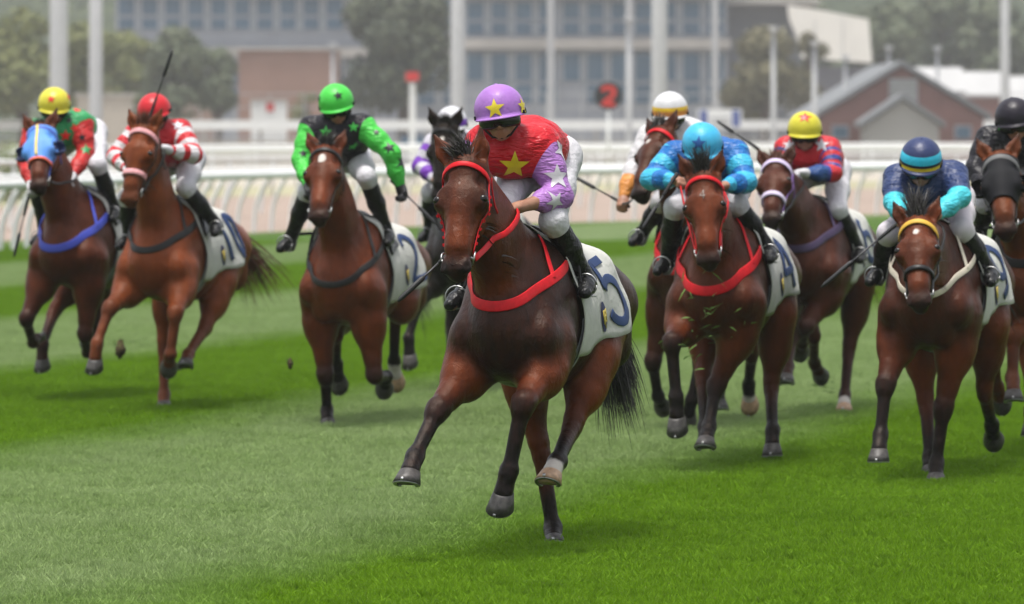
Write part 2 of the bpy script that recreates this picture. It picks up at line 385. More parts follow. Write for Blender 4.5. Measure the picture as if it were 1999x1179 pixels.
    for nm, s in (('FR', -1), ('FL', 1)):
        q = sp[nm]; ex = q.get('ex', 0); E = B(.47+ex, s*.175, .97)
        K = F.joint(*q['k'][:2], E, FORE['fore']*S, q['k'][2]); T = F.joint(*q['f'][:2], K, FORE['can']*S, q['f'][2])
        X = F.joint(*q['t'][:2], T, FORE['pas']*S, q['t'][2], 1.15); co = lerp(T, X, .56); wd = sock.get(nm, 0)
        if X.z < .015: X.z = .015
        back = Vector((-1, 0, 0)); d1 = (K-E).normalized(); bk = (back-d1*back.dot(d1)).normalized()
        legs.append(([P(E+Vector((0, 0, .10)), lerp(E, K, .30), .128*LS, .104*LS, k=.05, ks=.92, dark=(bk0*.8, bk0*.1)), P(lerp(E, K, .22)-bk*.012, lerp(E, K, .74), .102*LS, .050*LS, k=.04, dark=(0, .25*bd)),
                      P(lerp(E, K, .70), K, .050*LS, .044*LS, k=.03, dark=(.25*bd, .8*bd)), P(lerp(E, K, .96)-bk*.008, lerp(K, T, .10)-bk*.006, .048*LS, .041*LS, k=.025, ks=1.08, dark=(.8*bd, .9*bd)),
                      P(lerp(K, T, .08), lerp(K, T, .85), .034*LS, .029*LS, k=.02, dark=(.95*bd, 1*bd), white=(0, 0)), P(lerp(K, T, .15)+bk*.022, lerp(K, T, .9)+bk*.02, .018*LS, .019*LS, k=.02, dark=(.95*bd, 1*bd), white=(0, 0)),
                      P(T+bk*.010, lerp(T, co, .2), .040*LS, .037*LS, k=.025, dark=(bd, bd), white=(0, wd*.3)), P(lerp(T, co, .1), co, .033*LS, .040*LS, k=.02, dark=(bd, bd), white=(wd*.35, wd*1.2))], .05))
        hooves.append((T, X))
    for nm, s in (('HR', -1), ('HL', 1)):
        q = sp[nm]; sx = q.get('sx', 0); hip = B(-.60, s*.16, 1.22); St = B(-.32+sx, s*.215, .97+q.get('sz', 0))
        K = F.joint(*q['k'][:2], St, HIND['gas']*S, q['k'][2]); T = F.joint(*q['f'][:2], K, HIND['can']*S, q['f'][2])
        X = F.joint(*q['t'][:2], T, HIND['pas']*S, q['t'][2], 1.15); co = lerp(T, X, .56); wd = sock.get(nm, 0)
        if X.z < .015: X.z = .015
        d1 = (K-St).normalized(); back = Vector((-1, 0, 0)); bk = (back-d1*back.dot(d1)).normalized(); d2 = (T-K).normalized(); b2 = (back-d2*back.dot(d2)).normalized()
        legs.append(([P(hip, lerp(hip, St, .7), .165*LS, .135*LS, k=.05, ks=.78, dark=(bk0*.8, bk0*.4)), P(lerp(hip, St, .4)+Vector((-.1, 0, -.04)), lerp(St, K, .25)+bk*.03, .125*LS, .088*LS, k=.06, ks=.75),
                      P(lerp(hip, St, .7), St, .125*LS, .112*LS, k=.05, ks=.8), P(St, lerp(St, K, .45)+bk*.015, .116*LS, .098*LS, k=.05, ks=.85), P(lerp(St, K, .40)+bk*.015, lerp(St, K, .9), .098*LS, .048*LS, k=.04, ks=.85, dark=(0, .3*bd)),
                      P(lerp(St, K, .62)+bk*.05, K+bk*.052-d2*.03, .020*LS, .026*LS, k=.03, dark=(.1, .5*bd)), P(lerp(St, K, .92), lerp(K, T, .08), .048*LS, .044*LS, k=.03, ks=.85, dark=(.15*bd, .5*bd)),
                      P(K+bk*.045-d2*.02, lerp(K, T, .3)+b2*.02, .026*LS, .022*LS, k=.03, dark=(.3*bd, .8*bd)),
                      P(lerp(K, T, .05), lerp(K, T, .88), .036*LS, .030*LS, k=.02, dark=(.5*bd, 1.1*bd), white=(0, 0)), P(lerp(K, T, .1)+b2*.025, lerp(K, T, .92)+b2*.02, .019*LS, .019*LS, k=.02, dark=(.6*bd, 1.1*bd), white=(0, 0)),
                      P(T+b2*.01, lerp(T, co, .2), .041*LS, .038*LS, k=.025, dark=(bd, bd), white=(0, wd*.3)), P(lerp(T, co, .1), co, .034*LS, .040*LS, k=.02, dark=(bd, bd), white=(wd*.35, wd*1.2))], .06))
        hooves.append((T, X))
    groups = [(body, None), (neck, .08), (head, .05)]+legs
    Vt, Q, at = sdf_mesh(groups, carve, h, ('dark', 'white'))
    if sp.get('alldark'): at['dark'] = np.maximum(at['dark'], sp['alldark'])
    bv = bvh_of(Vt, Q)
    bo = mesh_obj('body', Vt, Q, horse_mat('coat', sp['coat'], sp.get('points', (.012, .010, .010))), root, True, at)
    # eyes
    for s in (-1, 1):
        mb = MB(); d = (sd_*s+fr*.22).normalized(); hit_, n_, i_, d_ = bv.ray_cast(hp(.205, -.035)+d*.3, -d, .4); c = (hit_ if hit_ is not None else hp(.205, -.03, s*.1))-d*.016; rot = d.to_track_quat('Z', 'Y').to_matrix()
        mb.lathe([(.001, .0225*HS)]+[(.0225*HS*math.sin(R(a)), .0225*HS*math.cos(R(a))) for a in (20, 40, 60, 80, 100, 130)], 14, c, rot)
        mb.build('eye', EYE, root)
    hm = flat('hoof_horn', (.055, .050, .047), .5, .4, var=.5, vscale=40); hl = flat('pale_hoof_horn', (.42, .27, .17), .5, .4, var=.3, vscale=40)
    for (T, X), nm in zip(hooves, ('FR', 'FL', 'HR', 'HL')): hoof(F, T, X, hl if sock.get(nm, 0) > .5 else hm, STEEL, root, 1.15)
    # mane, forelock, tail
    hairm = flat('horse_hair_'+('dark' if sp.get('haircol') is None else 'red'), sp.get('haircol') or (.016, .013, .012), .45, .4, var=.4, vscale=60)
    r_ = random.Random(int(sp['u'])); mb = MB(); crest0, crest1 = B(.40, 0, 1.50), hp(.0, -.09)
    roots = []; dirs = []
    for i in range(700 if fine else 240):
        t = r_.random(); p = lerp(crest0, crest1, t)+Vector((0, r_.uniform(-.03, .03), .0)); up = (crest1-crest0).cross(Vector((0, 1, 0))).normalized()*-1
        hit, n = cast_in(bv, p, up, .4, -.004)
        if hit is None: continue
        roots.append(hit); dirs.append(Vector((-.75, sp.get('maneside', 1)*.40, .45)))
    hair(mb, roots, dirs, .17, .013, 5, 1.3, .20, r_); mb.build('mane', hairm, root)
    mb = MB(); roots = [hp(r_.uniform(-.05, .03), -.01, r_.uniform(-.035, .035)) for _ in range(300)]
    fx = sp.get('forelock', (-.9, .1, .5)); dirs = [ax*fx[0]+sd_*fx[1]+fr*fx[2] for _ in roots]
    hair(mb, roots, dirs, sp.get('flen', .13), .006, 5, .7, .22, r_); mb.build('forelock', hairm, root)
    mb = MB(); dock = B(-.93, 0, 1.36); te = Vector(sp.get('tail', (-1.45, .12, .85))); te = F.at(*sp['tailpx']) if 'tailpx' in sp else te; mid = lerp(dock, te, .4)+Vector((-.10, 0, .12))
    clump = [Vector((r_.gauss(0, .085), r_.gauss(0, .08), r_.gauss(0, .08))) for _ in range(26)]
    for i in range(1300 if fine else 460):
        j = Vector((r_.gauss(0, .035), r_.gauss(0, .03), r_.gauss(0, .03))); sp_ = clump[i % 26]+Vector((r_.gauss(0, .028), r_.gauss(0, .028), r_.gauss(0, .028))); tl = r_.uniform(.55, 1.12)
        a, b, c = dock+j*.6, mid+j+sp_*.35, lerp(mid, te, tl)+sp_; pts = [(a*(1-t)+b*t)*(1-t)+(b*(1-t)+c*t)*t for t in (0, .2, .4, .6, .8, 1)]
        side = Vector((r_.gauss(0, 1), r_.gauss(0, 1), r_.gauss(0, 1))).normalized(); vs = []
        for k, p in enumerate(pts):
            wd = .011*(1-(k/5)**2*.93); vs += [p-side*wd/2, p+side*wd/2]
        mb.add(vs, [(2*k, 2*k+1, 2*k+3, 2*k+2) for k in range(5)])
    mb.tube([dock+Vector((.06, 0, 0)), dock, lerp(dock, mid, .45)], [.05, .045, .02], 8); mb.build('tail', hairm, root)
    H = dict(F=F, B=B, hp=hp, HS=HS, ax=ax, sd=sd_, fr=fr, bv=bv, root=root, sp=sp, poll=poll, muz=muz)
    tack(H)
    return H
def head_pt(H, t, ang, off=.006, f=-.07):
    c = H['hp'](t, f); d = H['fr']*math.cos(R(ang))+H['sd']*math.sin(R(ang))
    return cast_in(H['bv'], c, d, .28, off)
def strap(H, pairs, name, mat, width, parent, thick=.006):
    pairs = [(p, n) for p, n in pairs if p is not None]
    if len(pairs) < 2: return None
    mb = MB(); mb.ribbon([p for p, n in pairs], [n for p, n in pairs], width, thick); return mb.build(name, mat, parent)
def digits_strokes(ch):
    arc = lambda cx, cy, rx, ry, a0, a1, n=16: [(cx+rx*math.cos(R(a0+(a1-a0)*i/n)), cy+ry*math.sin(R(a0+(a1-a0)*i/n))) for i in range(n+1)]
    return {'5': [[(.78, 1), (.2, 1), (.13, .58)], arc(.42, .34, .40, .34, 145, -150)], '0': [arc(.45, .5, .36, .5, 0, 360, 28)], '1': [[(.1, .78), (.35, 1), (.35, 0)]],
            '2': [arc(.42, .70, .36, .30, 165, -35)+[(.08, 0), (.85, 0)]], '3': [arc(.4, .74, .34, .26, 150, -90), arc(.4, .25, .38, .26, 90, -150)],
            '4': [[(.62, 0), (.62, 1), (.05, .33), (.9, .33)]], '6': [arc(.45, .32, .36, .32, 0, 360, 24), [(.12, .42), (.3, .85), (.6, 1)]],
            '7': [[(.05, 1), (.85, 1), (.35, 0)]], '8': [arc(.45, .74, .30, .25, 0, 360, 22), arc(.45, .25, .37, .26, 0, 360, 22)], '9': [arc(.45, .68, .36, .32, 0, 360, 24), [(.8, .6), (.65, .15), (.3, 0)]]}[ch]
def ring_pts(H, center, dirs, off=.008, far=.7): return [cast_in(H['bv'], center, d, far, off) for d in dirs]
def tack(H):
    sp, B, bv, root = H['sp'], H['B'], H['bv'], H['root']; tk = sp.get('tack', {}); fine = sp.get('fine')
    # saddlecloth: draped over the back, hanging lower in front
    NS, NT_ = 26, 30; SCL = {}
    def cloth_grid(corner, thmax, off0, flut, sides=(-1, 1)):
        (tf, tb), (bf, bb) = corner; th0, th1 = thmax; G = {}
        for s in sides:
            for i in range(NS+1):
                a = i/NS; last = None
                for j in range(NT_+1):
                    t = j/NT_; x = (tf+(tb-tf)*a)*(1-t)+(bf+(bb-bf)*a)*t; th = t*(th0+(th1-th0)*a)
                    c = B(x, 0, 1.24); d = Vector((0, s*math.sin(R(th)), math.cos(R(th))))
                    p, n = cast_in(bv, c, d, .9, 0)
                    if p is None: p, n = c+d*.35, d
                    rr = (p-c).length
                    if last is not None and t > .45: rr = max(rr, last-.006)      # the cloth hangs free of hollows
                    last = rr; wv = math.sin(a*9+s)*.5+math.sin(a*17+t*4+s*2)*.35+math.sin(t*11+a*5)*.3
                    G[s, i, j] = c+d*(rr+off0+flut*wv*t*t+.012*t*t)
        return G
    def cloth_obj(G, name, mat, sides=(-1, 1), thick=.005):
        vs = []; fs = []
        for s in sides:
            o = len(vs); vs += [G[s, i, j] for i in range(NS+1) for j in range(NT_+1)]
            for i in range(NS):
                for j in range(NT_):
                    q = [o+i*(NT_+1)+j, o+(i+1)*(NT_+1)+j, o+(i+1)*(NT_+1)+j+1, o+i*(NT_+1)+j+1]; fs.append(q if s < 0 else q[::-1])
        ob = mesh_obj(name, vs, fs, mat, root); m = ob.modifiers.new('solid', 'SOLIDIFY'); m.thickness = thick; m.offset = -1
        return ob
    G = cloth_grid(((.42, -.24), (.22, -.58)), (134, 106), .018, .024); SCL['G'] = G
    cl = cloth_obj(G, 'saddlecloth', CLOTH)
    def gpt(s, a, t, off):
        a = min(max(a, 0), .999)*NS; t = min(max(t, 0), .999)*NT_; i, j = int(a), int(t); fa, ft = a-i, t-j
        p = (G[s, i, j]*(1-fa)+G[s, i+1, j]*fa)*(1-ft)+(G[s, i, j+1]*(1-fa)+G[s, i+1, j+1]*fa)*ft
        n = (G[s, i+1, j]-G[s, i, j]).cross(G[s, i, j+1]-G[s, i, j]).normalized()
        if n.y*s < 0: n = -n
        return p+n*off, n
    num = sp.get('num', '5')
    if num:
        wch = .19 if len(num) > 1 else .33
        for s in (-1, 1):
            mb = MB()
            for ci, ch in enumerate(num):
                for st in digits_strokes(ch):
                    dense = []
                    for a, b in zip(st[:-1], st[1:]):
                        n_ = max(2, int(math.hypot(b[0]-a[0], b[1]-a[1])/.06)); dense += [(a[0]+(b[0]-a[0])*k/n_, a[1]+(b[1]-a[1])*k/n_) for k in range(n_)]
                    dense.append(st[-1]); pts = []; nr = []
                    for x, y in dense:
                        gx = (x*wch+ci*.22); A = (.60+gx) if s > 0 else (.95-gx) # reads front to back on the horse's left side
                        p, n = gpt(s, A, .93-y*.50, .006); pts.append(p); nr.append(n)
                    mb.ribbon(pts, nr, .05, .003)
            mb.build('race_number', NAVY, root)
    for s in (-1, 1):
        mb = MB(); N = 22; c0 = (.48, .84); vs = []
        for i in range(N): vs.append(gpt(s, c0[0]+.055*math.cos(2*math.pi*i/N), c0[1]+.115*math.sin(2*math.pi*i/N), .006)[0])
        vs.append(gpt(s, *c0, .007)[0]); mb.add(vs, [(i, (i+1) % N, N) for i in range(N)]); em = mb.build('emblem', NAVY2, root)
        mb = MB()
        for st in ([(-.6, -.5), (-.55, .55)], [(.55, -.55), (.6, .5)], [(-.6, 0), (.6, 0)], [(.35*math.cos(a), .45*math.sin(a)) for a in np.linspace(.8, 5.5, 12)], [(0, -.2), (0, .9)]):
            q = [gpt(s, c0[0]+x*.045, c0[1]+y*.095, .009) for x, y in st]; mb.ribbon([p for p, n in q], [n for p, n in q], .009, .003)
        mb.build('monogram', GOLD, em)
    # saddle and girth
    G2 = cloth_grid(((.27, -.16), (.30, .02)), (74, 62), .034, .0); sd2 = cloth_obj(G2, 'saddle', LEATHER, thick=.014)
    girth = [cast_in(bv, B(.17, 0, 1.15), (0, math.sin(R(a)), -math.cos(R(a))), .46, .006) for a in range(-96, 97, 8)]
    strap(H, girth, 'girth', GREYSTRAP, .085, root); g2 = [(p+n*.007, n) for p, n in girth if p is not None]; strap(H, g2, 'girth_stripe', flat('dark_webbing', (.05, .05, .06), .8), .02, root, .002)
    # breastplate
    bm = tk.get('breast')
    if bm is not None:
        zc, slope = tk.get('bz', (1.46, -.40)); c = B(.33, 0, zc); ring = ring_pts(H, c, [(math.cos(R(a)), math.sin(R(a)), slope*math.cos(R(a))) for a in np.linspace(-98, 98, 50)])
        w_ = [tk.get('bw', .055)*(.5 if abs(i-len(ring)/2)/len(ring) > .40 else 1) for i in range(len(ring))]
        ring = [(p, (n-Vector((0, 0, n.z*.5))).normalized()) if p is not None else (None, None) for p, n in ring]
        br = strap(H, ring, 'breastplate', bm, w_, root, .005)
        for s in (-1, 1):
            a0 = R(48*s); p0 = ring_pts(H, c, [(math.cos(a0), math.sin(a0), slope*math.cos(a0))])[0]
            p1 = cast_in(bv, B(.42, 0, 1.40), (0, s*.55, 1), .6, .008)
            if p0[0] is None or p1[0] is None: continue
            pts = []
            for k in range(13):
                m_ = lerp(p0[0], p1[0], k/12); ctr = lerp(B(.42, 0, 1.2), B(.42, 0, 1.42), k/12); pts.append(cast_in(bv, ctr, m_-ctr, .7, .008))
            strap(H, pts, 'neck_strap', bm, .026, root)
    # bridle
    bc = tk.get('bridle', BLACKL); st = tk.get('style', '')
    brw = [head_pt(H, .035+.055*(1-math.cos(R(a*.8))), a) for a in range(-104, 105, 8)]
    strap(H, brw, 'browband', tk.get('brow', bc), tk.get('browW', .026), root, .006)
    for s in (-1, 1):
        ch = [head_pt(H, t, s*(98-10*t)) for t in np.linspace(.085, .455, 14)]; strap(H, ch, 'cheek_strap', bc, .017, root, .005)
        tl = [head_pt(H, .04+.16*k/10, s*(98+70*k/10), .008, -.10) for k in range(11)]; strap(H, tl, 'throat_strap', bc, .014, root)
        if fine:
            for t in (.16, .20, .24, .28, .32, .36, .40):
                p, n = head_pt(H, t, s*(98-10*t), .014)
                if p is not None: mb = MB(); mb.box(p, (.024, .014, .010), n.to_track_quat('Z', 'Y').to_matrix()); mb.build('strap_keeper', bc, root, False)
    if tk.get('nose') is not None:
        nr = [head_pt(H, tk.get('nt', .36), a) for a in range(-120, 121, 8)]; strap(H, nr, 'noseband', tk['nose'], tk.get('noseW', .03), root, .012)
    H['bit'] = {}
    for s in (-1, 1):
        p, n = head_pt(H, .475, s*96, .010); p = p if p is not None else H['hp'](.475, -.08, s*.06); n = n if n is not None else H['sd']*s
        mb = MB(); mb.torus(p+n*.006, .032, .0045, n.to_track_quat('Z', 'Y').to_matrix()); mb.tube([p-n*.02, p+n*.012], .007); mb.build('bit_ring', STEEL, root); H['bit'][s] = p+n*.01
    # blinker hood
    if tk.get('hood') is not None:
        ts = np.linspace(.015, .335, 26); an = np.linspace(-112, 112, 46); vs = []; fs = []; mk = {}
        e = {s: H['hp'](.205, -.032, s*.104) for s in (-1, 1)}
        for i, t in enumerate(ts):
            for j, a in enumerate(an):
                p, n = head_pt(H, t, a, .010)
                if p is None: continue
                mk[i, j] = len(vs); vs.append(p)
        for i in range(len(ts)-1):
            for j in range(len(an)-1):
                q = [mk.get(z) for z in ((i, j), (i, j+1), (i+1, j+1), (i+1, j))]
                if None in q: continue
                m_ = sum((vs[k] for k in q), Vector())/4
                if min((m_-e[s]).length for s in (-1, 1)) < .042: continue
                fs.append(q)
        ho = mesh_obj('blinker_hood', vs, fs, tk['hood'], root); so_ = ho.modifiers.new('s', 'SOLIDIFY'); so_.thickness = .004; so_.offset = 1
        if tk.get('hoodstripe') is not None:
            strap(H, [head_pt(H, t, 0, .016) for t in np.linspace(.02, .31, 14)], 'hood_stripe', tk['hoodstripe'], .02, ho, .003)
        if tk.get('hoodtrim') is not None:
            strap(H, [head_pt(H, .335, a, .012) for a in range(-104, 105, 8)], 'hood_trim', tk['hoodtrim'], .022, ho, .007)
        for s in (-1, 1):
            mb = MB(); d = (H['sd']*s*.75-H['ax']*.18-H['fr']*.15).normalized(); rot = (H['sd']*s*.8+H['fr']*.5).normalized().to_track_quat('Z', 'Y').to_matrix(); c = e[s]+H['sd']*s*.012-H['fr']*.012
            N = 14; vs = []; fs = []
            for i, (r1, zz) in enumerate(((.058, -.01), (.060, .02), (.052, .045), (.036, .06))):
                for k in range(N+1):
                    a = math.pi*(k/N)*1.15-math.pi*.075
                    q = -H['fr']*math.sin(a)*r1+H['ax']*math.cos(a)*r1; vs.append(c+q+H['sd']*s*zz)
            fs = [(i*(N+1)+k, i*(N+1)+k+1, (i+1)*(N+1)+k+1, (i+1)*(N+1)+k) for i in range(3) for k in range(N)]
            cu = mesh_obj('blinker_cup', vs, fs, tk.get('cup', tk['hood']), ho); m2 = cu.modifiers.new('s', 'SOLIDIFY'); m2.thickness = .006
# ------------------------------------------------------------------ jockeys
def silk(name, torso, sleeve=None, stripe=None, body2=None, cuff=None, rough=.38):
    """satin; sleeve = colour of the arms, stripe = (colour, first metre, period, duty) hoops round the arm, body2 = (colour, axis, period, duty, shift)"""
    t = NT(name, rough, .22); SK = lambda q: tuple(x*.8 if x < .6 else x*.72 for x in q); c = SK(torso)
    if body2:
        tc = t.n('ShaderNodeTexCoord').outputs['Object']; sx = t.n('ShaderNodeSeparateXYZ'); t.l(tc, sx.inputs[0])
        f = t.math('FRACT', t.math('DIVIDE', t.math('ADD', sx.outputs[body2[1]], 10+body2[4]), body2[2])); c = t.mix(t.math('LESS_THAN', f, body2[3]), c, SK(body2[0]))
    sl_ = SK(sleeve or torso)
    if stripe:
        f = t.math('FRACT', t.math('DIVIDE', t.math('ADD', t.attr('aux'), stripe[1]+2), stripe[2])); sl_ = t.mix(t.math('LESS_THAN', f, stripe[3]), sl_, SK(stripe[0]))
    if cuff: sl_ = t.mix(t.math('GREATER_THAN', t.attr('aux'), cuff[1]), sl_, SK(cuff[0]))
    if sleeve or stripe or cuff: c = t.mix(t.math('GREATER_THAN', t.attr('dark'), .5), c, sl_)
    f = t.noise(9, 2, .5); g = t.noise(20, 2, .5, mapscale=(1, .6, 1.8)); f = t.math('ABSOLUTE', t.math('SUBTRACT', f, .5)); g = t.math('ABSOLUTE', t.math('SUBTRACT', g, .5)); t.col(c)
    t.bump(t.math('ADD', t.math('MULTIPLY', f, 1.0), t.math('MULTIPLY', g, .6)), .05, .7); return t.m
def helmet_mat(name, base, bands=()):
    """bands = (z_low, z_high, colour) on the cap cover"""
    t = NT(name, .38, .25); tc = t.n('ShaderNodeTexCoord').outputs['Object']; sx = t.n('ShaderNodeSeparateXYZ'); t.l(tc, sx.inputs[0]); c = tuple(x*.75 for x in base)
    for z0, z1, cc in bands:
        f = t.math('MULTIPLY', t.math('GREATER_THAN', sx.outputs[2], z0), t.math('LESS_THAN', sx.outputs[2], z1)); c = t.mix(f, c, cc)
    n_ = t.noise(14, 3, .5); c = t.mix(t.math('MULTIPLY', t.ramp(n_, .35, .7), .15), c, (0, 0, 0)); t.col(c); t.bump(t.math('ADD', n_, t.math('ABSOLUTE', t.math('SUBTRACT', t.noise(22, 2, .5), .5))), .006, .6); return t.m
def star_on(bv, hit, n, up, rad, mat, parent, name='star', pts=5, inner=.42, rot=0, off=.0035, el=1.0):
    n = n.normalized(); e1 = (up-n*up.dot(n)).normalized(); e2 = n.cross(e1); vs = [Vector((0, 0))]; rings = 4
    M_ = 2*pts*3; out = []
    for k in range(2*pts):
        a = math.pi*k/pts+rot; b = math.pi*(k+1)/pts+rot; ra = rad if k % 2 == 0 else rad*inner; rb = rad*inner if k % 2 == 0 else rad
        for q in range(3):
            t = q/3; out.append(Vector((ra*math.cos(a)*(1-t)+rb*math.cos(b)*t, (ra*math.sin(a)*(1-t)+rb*math.sin(b)*t)*el)))
    V = [Vector((0, 0))]+[o*(r_/rings) for r_ in range(1, rings+1) for o in out]; W = []
    for q in V:
        p = hit+e1*q.x+e2*q.y; h2, n2, i, d = bv.ray_cast(p+n*.09, -n, .2)
        W.append((h2 if h2 is not None else p-n*.02)+n*off)
    fs = [(0, 1+i, 1+(i+1) % M_) for i in range(M_)]+[(1+r_*M_+i, 1+(r_+1)*M_+i, 1+(r_+1)*M_+(i+1) % M_, 1+r_*M_+(i+1) % M_) for r_ in range(rings-1) for i in range(M_)]
    return mesh_obj(name, W, fs, mat, parent)
def hand_prims(wr, fd, up, infl=0.0, thumb=1):
    """palm, four unequal curled fingers and a thumb closing against them"""
    fd = fd.normalized(); up = (up-fd*up.dot(fd)).normalized(); sd2 = fd.cross(up)*thumb; P = Prim; out = []
    kn = wr+fd*.075
    out.append(P(wr, wr+fd*.03, .026+infl, .028+infl, k=.02)); out.append(P(wr+fd*.03, kn, .022+infl, .023+infl, ks=1.75, side=tuple(sd2), k=.02))
    for i, (o, L) in enumerate(((-.029, .9), (-.010, 1.05), (.010, 1.0), (.028, .8))):
        a = kn+sd2*o; b = a+(fd*.75-up*.6)*.036*L; c = b+(-up*.95-fd*.35)*.026*L; d = c+(-fd*.95-up*.1)*.020*L
        out += [P(a, b, .0095+infl, .0088+infl, k=.006), P(b, c, .0088+infl, .0082+infl, k=.006), P(c, d, .0082+infl, .0075+infl, k=.006)]
    t0 = wr+fd*.025-sd2*.032; t1 = t0+(fd*.75-sd2*.35-up*.4)*.034; t2 = t1+(fd*.65+sd2*.55-up*.45)*.030
    out += [P(t0, t1, .012+infl, .0105+infl, k=.012), P(t1, t2, .0105+infl, .009+infl, k=.008)]
    return out
DEF = dict(helm=(.52, 0, 2.2), sh=(.33, .18, 2.03), el=(.42, .30, 1.80), ha=(.68, .10, 1.72), pel=(.0, 0, 1.98), kn=(.42, .27, 1.62), an=(.2, .33, 1.30))
def build_jockey(H, js):
    F = H['F']; P = Prim; BZ = 1.0
    root = empty('person', F.o+Vector((0, 0, BZ)), F.rz); tag(root, js['label'], 'person', 'jockeys riding in the race')
    off = Vector((0, 0, -BZ))
    def J(nm, s=0):
        key = nm+{1: 'L', -1: 'R', 0: ''}[s]
        if key in js:
            q = js[key]; q = F.at(q[0], q[1], q[2]+{'kn': .12, 'an': .2, 'pel': .08}.get(nm, 0))
            if nm in ('kn', 'an'):                   # the leg lies against the barrel, not in it
                c = Vector((q.x, 0, q.z)); hit, n, i, ds = H['bv'].ray_cast(c+Vector((0, s*.9, 0)), Vector((0, -s, 0)), .9)
                if hit is not None: q.y = s*max(s*q.y, s*hit.y+.055)
        else: d = DEF[nm]; q = Vector((d[0], d[1]*(s or 1), d[2]+js.get('up', 0)))+Vector((0, js.get('lat', 0), 0))
        return q+off
    hc = J('helm'); pel = J('pel'); sh = {s: J('sh', s) for s in (-1, 1)}; el = {s: J('el', s) for s in (-1, 1)}; ha = {s: J('ha', s) for s in (-1, 1)}
    kn = {s: J('kn', s) for s in (-1, 1)}; an = {s: J('an', s) for s in (-1, 1)}
    for s in (-1, 1):                                   # keep limb lengths human
        for a, b, lo_, hi_ in ((sh, el, .22, .30), (el, ha, .21, .27)):
            v = b[s]-a[s]; L = v.length
            if L < lo_ or L > hi_: b[s] = a[s]+v*(min(max(L, lo_), hi_)/L)
    cam_l = F.loc((0, 0, CAMH))+off
    fw = F.joint(*js['face'], hc-off, .125, 1, 1.0)+off
    hu = (hc-fw).normalized(); hf = (cam_l-hc).normalized(); yw = js.get('hyaw', 0)
    hf = Matrix.Rotation(R(yw), 3, 'Z') @ hf; hf = (hf-hu*hf.dot(hu)).normalized()
    hu = (Matrix.Rotation(R(-js.get('nod', 8)), 3, hf.cross(hu)) @ hu); hf = (hf-hu*hf.dot(hu)).normalized(); hs_ = hf.cross(hu).normalized()
    C = (sh[1]+sh[-1])/2; sdv = (sh[1]-sh[-1]).normalized(); sv = tuple(sdv); hip = {s: pel+sdv*.085*s-Vector((0, 0, .03)) for s in (-1, 1)}
    # ---- body
    fine = js.get('fine'); h = .0075 if fine else .0095
    head = [P(hc-hu*.005-hf*.012, hc-hu*.02+hf*.012, .088, .086, ks=.86, side=tuple(hs_), k=.03), P(hc-hu*.05+hf*.045, hc-hu*.10+hf*.05, .052, .046, ks=1.1, side=tuple(hs_), k=.03),
            P(hc-hu*.115+hf*.066, hc-hu*.128+hf*.068, .027, .022, ks=1.25, side=tuple(hs_), k=.025), P(hc-hu*.045+hf*.098, hc-hu*.082+hf*.118, .010, .014, k=.014),
            P(hc-hu*.084+hf*.108, hc-hu*.084+hf*.108, .012, ks=1.6, side=tuple(hs_), k=.01), P(hc-hu*.102+hf*.095+hs_*.012, hc-hu*.102+hf*.095-hs_*.012, .0085, k=.008, dark=(1, 1)),
            P(hc-hu*.110+hf*.094+hs_*.010, hc-hu*.110+hf*.094-hs_*.010, .009, k=.006, dark=(1, 1)),
            P(hc-hu*.06-hf*.03, C+Vector((.03, 0, .02)), .054, .062, k=.03)]
    for s in (-1, 1):
        head += [P(hc-hu*.065+hf*.068+hs_*.042*s, hc-hu*.075+hf*.055+hs_*.05*s, .022, .018, k=.025), P(hc-hu*.035+hf*.0+hs_*.082*s, hc-hu*.075+hf*.004+hs_*.078*s, .014, .010, k=.008)]
    trunk = [P(pel, C-Vector((.02, 0, .03)), .105, .115, ks=1.25, side=sv, k=.05), P(sh[1], sh[-1], .055, k=.05)]
    arms = []; hands = {}; up0 = {}
    for s in (-1, 1):
        trunk += [P(sh[s], el[s], .050, .042, k=.03), P(hip[s], kn[s], .085, .055, k=.04), P(kn[s], an[s], .05, .034, k=.03), P(an[s], an[s]+Vector((.15, .02*s, -.06)), .032, .024, k=.02)]
        fd = (ha[s]-el[s]).normalized(); arms += [P(el[s], lerp(el[s], ha[s], .45), .043, .042, k=.03), P(lerp(el[s], ha[s], .4), ha[s], .041, .027, k=.03)]
        u0 = Vector(js.get('handup', (-.3, 0, 1))); hands[s] = hand_prims(ha[s], fd, u0, 0, -s); arms += hands[s]
    Vt, Q, at = sdf_mesh([(trunk, None), (head, .03), (arms, .02)], [], h, ('dark',), 1)
    mesh_obj('body', Vt, Q, SKIN, root, True, at)
    gl = js.get('gloves')
    if gl is not None:
        for s in (-1, 1):
            fd = (ha[s]-el[s]).normalized(); pr = hand_prims(ha[s], fd, Vector(js.get('handup', (-.3, 0, 1))), .0045, -s)+[P(ha[s]-fd*.05, ha[s], .034, .033, k=.02)]
            Vt, Q, at = sdf_mesh([(pr, None)], [], .006, (), 1); mesh_obj('glove', Vt, Q, gl, root)
    # ---- jacket
    cf = js.get('cuff', .92); jk = [P(lerp(pel, C, -.04), lerp(pel, C, .55), .122, .146, ks=1.22, side=sv, k=.06), P(lerp(pel, C, .5), C-Vector((.0, 0, .04)), .148, .138, ks=1.28, side=sv, k=.06), P(sh[1], sh[-1], .078, k=.07), P(C, lerp(C, hc-hu*.06-hf*.03, .5), .072, .062, k=.05)]
